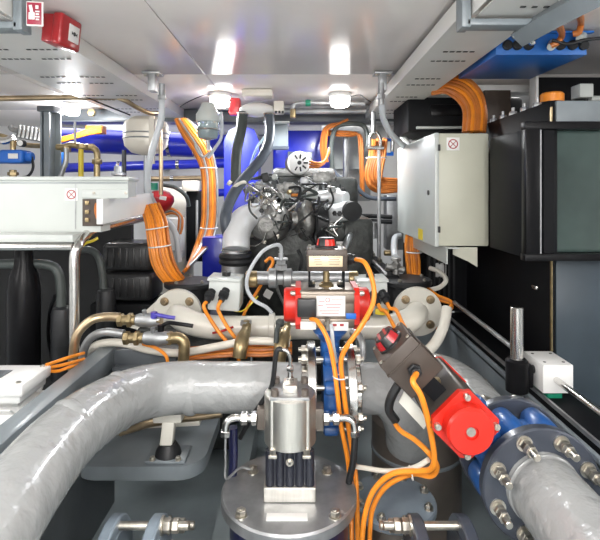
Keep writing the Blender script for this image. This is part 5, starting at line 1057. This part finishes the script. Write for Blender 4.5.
cable([P(551, 46, 1.46), P(558, 42, 1.45), P(562, 35, 1.43), P(560, 28, 1.25), P(556, 22, 1.12)], 0.009, 'oranged', 'orange lead looping from the blue box to the square conduit, left one')
cable([P(573, 34, 1.44), P(579, 32, 1.43), P(581, 22, 1.41), P(579, 15, 1.22), P(573, 10, 1.06)], 0.009, 'oranged', 'orange lead looping from the blue box to the square conduit, right one')
cable([P(552, 40, 1.45), P(568, 44, 1.44), P(584, 40, 1.44), P(605, 38, 1.44)], 0.005, 'rubber', 'thin black wire across the front of the blue box')
t = thing('square_conduit', 'grey square conduit slanting across the upper right corner', 'conduit', P(560, 18, 1.36))
part(MB().tube([P(660, -40, .85), P(560, 13, 1.03), P(522, 35, 1.18)], 0.029, 4, smooth=False), 'duct_body', 'paint', t)
part(MB().box(P(522, 35.5, 1.175), (0.038, 0.004, 0.030), (0.2, 0.6, 0.1), bev=0.001), 'end_cover', 'galv', t)
for k, (x, y) in enumerate(((513, 38), (524, 36), (530, 43))): single(MB().cyl(P(x, y, 1.45), P(x+10, y-9, 1.43), 0.006, seg=12).nut(P(x, y, 1.45), (1, 0, .6), 0.011, 0.012), 'hanger_bolt', 'steel', 'small brass-tipped bolt at the conduit end, '+('left', 'middle', 'right')[k]+' of three', 'bolt')
single(MB().box((0.86, 2.26, 1.868), (0.46, 0.10, 0.035), bev=0.004), 'white_channel', 'white', 'white channel under the ceiling just behind the bright blue box', 'channel')
single(MB().box((1.004, 2.06, 1.78), (0.012, 0.06, 0.21), bev=0.002), 'white_strut', 'white', 'thin white upright strut left of the tall dark board', 'strut')
# black box behind cabinet
t = thing('black_housing', 'long black housing with a dark recess behind the arched orange bundle', 'housing', (0.72, 2.4, 1.69))
part(MB().box((0.80, 2.50, 1.765), (0.56, 0.36, 0.17), bev=0.015), 'body', 'blackp', t); part(MB().box((0.73, 2.318, 1.785), (0.20, 0.01, 0.055), bev=0.003), 'recess', 'black', t); part(MB().box((0.73, 2.31, 1.70), (0.34, 0.02, 0.012), bev=0.002), 'lower_trim', 'cabgrey', t)
part(MB().box((0.93, 2.318, 1.785), (0.10, 0.01, 0.055), bev=0.003), 'recess', 'black', t)
t = thing('pipe_cluster', 'mixed pipes and brackets behind the top of the white cabinet', 'pipework', P(410, 140, 2.6))
rnd = random.Random(11)
for k in range(16):
    x = rnd.uniform(396, 445); y = rnd.uniform(124, 150); Y = rnd.uniform(2.55, 2.9)
    part(MB().tube([P(x, y, Y), P(x+rnd.uniform(-12, 12), y+rnd.uniform(-8, 8), Y), P(x+rnd.uniform(-22, 22), y+rnd.uniform(-8, 12), Y)], rnd.choice((0.01, 0.016, 0.022)), 10, n=5), 'pipe', rnd.choice(('rubber', 'cast', 'steel', 'galv', 'hosed')), t)
part(MB().tube([P(402, 138, 2.55), P(408, 146, 2.52), P(412, 156, 2.5)], 0.022, 12), 'white_hose', 'white', t, 'short white hose')
t = thing('blue_sign', 'small blue and white notice on the back wall left of the white cabinet', 'sign', P(389, 152, 3.0)); part(MB().box(P(388, 147, 3.0), (0.07, 0.01, 0.11), bev=0.002), 'plate', 'bluem', t); part(MB().box(P(388, 147, 2.99), (0.03, 0.006, 0.07), bev=0.002), 'white_field', 'label', t)
# linear rail with block
t = thing('bearing_block', 'white square bearing block with four screw holes on the right-hand rail', 'bearing block', (0.69, 1.29, 0.86))
part(MB().hexa([(0.633, 1.25, 0.870), (0.712, 1.25, 0.870), (0.712, 1.36, 0.870), (0.633, 1.36, 0.870), (0.633, 1.25, 0.944), (0.712, 1.25, 0.944), (0.712, 1.36, 0.944), (0.633, 1.36, 0.944)], 0.002), 'block', 'white', t)
for x in (0.648, 0.698):
    for y in (1.272, 1.338): part(MB().cyl((x, y, 0.9435), (x, y, 0.9448), 0.004, seg=14), 'screw_hole', 'ink', t)
part(MB().cyl((0.634, 1.30, 0.915), (0.622, 1.30, 0.915), 0.011, seg=18, ch=0.002), 'side_knob', 'rubber', t)
part(MB().box((0.672, 1.305, 0.860), (0.04, 0.08, 0.020), bev=0.002), 'carriage', 'green', t)
cable([(0.668, 1.25, 0.905), (0.668, 0.9, 0.905), (0.668, 0.6, 0.905)], 0.0085, 'steel', 'polished rod sticking forward from the white bearing block', 'guide_rod', 'rod', seg=16)
t = thing('guide_post', 'short upright polished steel post in a black clamp beside the bearing block', 'post', (0.585, 1.295, 0.70))
part(MB().cyl((0.585, 1.295, 0.945), (0.585, 1.295, 1.085), 0.0165, seg=24, ch=0.002), 'rod', 'steel', t)
part(MB().lathe([(0.024, 0), (0.029, 0.004), (0.029, 0.085), (0.022, 0.092)], (0.585, 1.295, 0.855), (0, 0, 1), 24), 'clamp', 'black', t, 'glossy black clamp')
part(MB().box((0.610, 1.30, 0.90), (0.03, 0.035, 0.06), bev=0.004), 'clamp_arm', 'black', t)
part(MB().cyl((0.585, 1.295, 0.70), (0.585, 1.295, 0.856), 0.0165, seg=24), 'lower_rod', 'galv', t)
cable([(0.600, 1.33, 0.955), (0.602, 1.55, 0.957), (0.604, 1.88, 0.960)], 0.0075, 'galv', 'thin dull rod running back from the steel post', 'guide_rod', 'rod', seg=12)
t = thing('slide_rail', 'long black slide rail with thin pale edges along the right side', 'rail', (0.70, 1.4, 0.832))
part(MB().box((0.700, 1.35, 0.842), (0.12, 1.6, 0.018), bev=0.002), 'base_rail', 'blackp', t)
part(MB().box((0.640, 1.35, 0.856), (0.006, 1.6, 0.010)), 'inner_edge', 'galv', t); part(MB().box((0.735, 1.05, 0.856), (0.006, 1.0, 0.010)), 'outer_edge', 'green', t)
t = thing('rear_machine', 'black louvred machine housing below the white cabinet', 'machine', (0.62, 2.2, 0.85))
part(MB().box((0.72, 2.42, 1.03), (0.30, 0.50, 0.36), bev=0.01), 'body', 'blackp', t)
mb = MB()
for k in range(6): mb.box((0.585+0.022*k, 2.166, 1.03), (0.008, 0.008, 0.30), bev=0.002)
part(mb, 'louvres', 'rubber', t)

# ------------------------------------------------------------------ camera, light, view
cam = bpy.data.cameras.new('camera'); co = bpy.data.objects.new('camera', cam); C.objects.link(co)
co.location = (0, 0, ZC); co.rotation_euler = (PI/2, 0, 0)
cam.sensor_fit = 'HORIZONTAL'; cam.sensor_width = 36; cam.lens = 36*F/600; cam.shift_y = -80/600; cam.clip_start = 0.02
S.camera = co
def area(name, loc, rot, sx, sy, e, col=(1, 0.98, 0.95)):
    l = bpy.data.lights.new(name, 'AREA'); l.shape = 'RECTANGLE'; l.size = sx; l.size_y = sy; l.energy = e; l.color = col
    o = bpy.data.objects.new(name, l); C.objects.link(o); o.location = loc; o.rotation_euler = rot; return o
for p, e in zip(lps, (20, 20, 8)):
    l = bpy.data.lights.new('lamp_light', 'SPOT' if e > 10 else 'POINT'); l.energy = e
    if e > 10: l.spot_size = math.radians(172); l.spot_blend = 0.3
    l.shadow_soft_size = 0.05; l.color = (0.95, 0.98, 1)
    o = bpy.data.objects.new('lamp_light', l); C.objects.link(o); o.location = (p.x, p.y, CZ-0.11)
def fill_point(x, y, z, e, r=0.09):  # unseen point fill, added to brighten ceiling, tray undersides and foreground
    l = bpy.data.lights.new('fill_point_light', 'POINT'); l.energy = e; l.shadow_soft_size = r; l.color = (1, 0.98, 0.96)
    o = bpy.data.objects.new('fill_point_light', l); C.objects.link(o); o.location = (x, y, z)
for x, y, z, e in ((-0.45, -0.15, 1.72, 17), (0.45, -0.15, 1.72, 17), (-1.5, 0.5, 1.5, 11), (2.1, 0.35, 1.6, 12), (0.0, -1.1, 1.74, 14)): fill_point(x, y, z, e)
area('fill_area_light', (0.0, -0.35, 1.88), (0, 0, 0), 1.6, 0.35, 12)  # area fills below are added for general brightness, no luminaire hangs there
area('fill_area_light', (-1.6, 0.9, 1.885), (0, 0, 0), 0.6, 1.0, 8)
area('fill_area_light', (-1.2, 3.3, 1.885), (0, 0, 0), 1.2, 0.25, 4)
area('fill_area_light', (0.5, 3.35, 1.885), (0, 0, 0), 1.4, 0.2, 3.5)
area('fill_area_light', (1.2, 2.6, 1.885), (0, 0, 0), 0.3, 0.6, 6)
area('front_fill_light', (0.0, -1.5, 1.15), (math.radians(100), 0, 0), 2.6, 0.7, 20)  # added fill behind the camera, lifts tray undersides and the front view
w = bpy.data.worlds.new('world'); S.world = w; w.use_nodes = True
w.node_tree.nodes['Background'].inputs['Color'].default_value = (0.9, 0.95, 1, 1); w.node_tree.nodes['Background'].inputs['Strength'].default_value = 0.5
S.view_settings.view_transform = 'Standard'; S.view_settings.look = 'None'; S.view_settings.gamma = 1; S.view_settings.exposure = 0.2
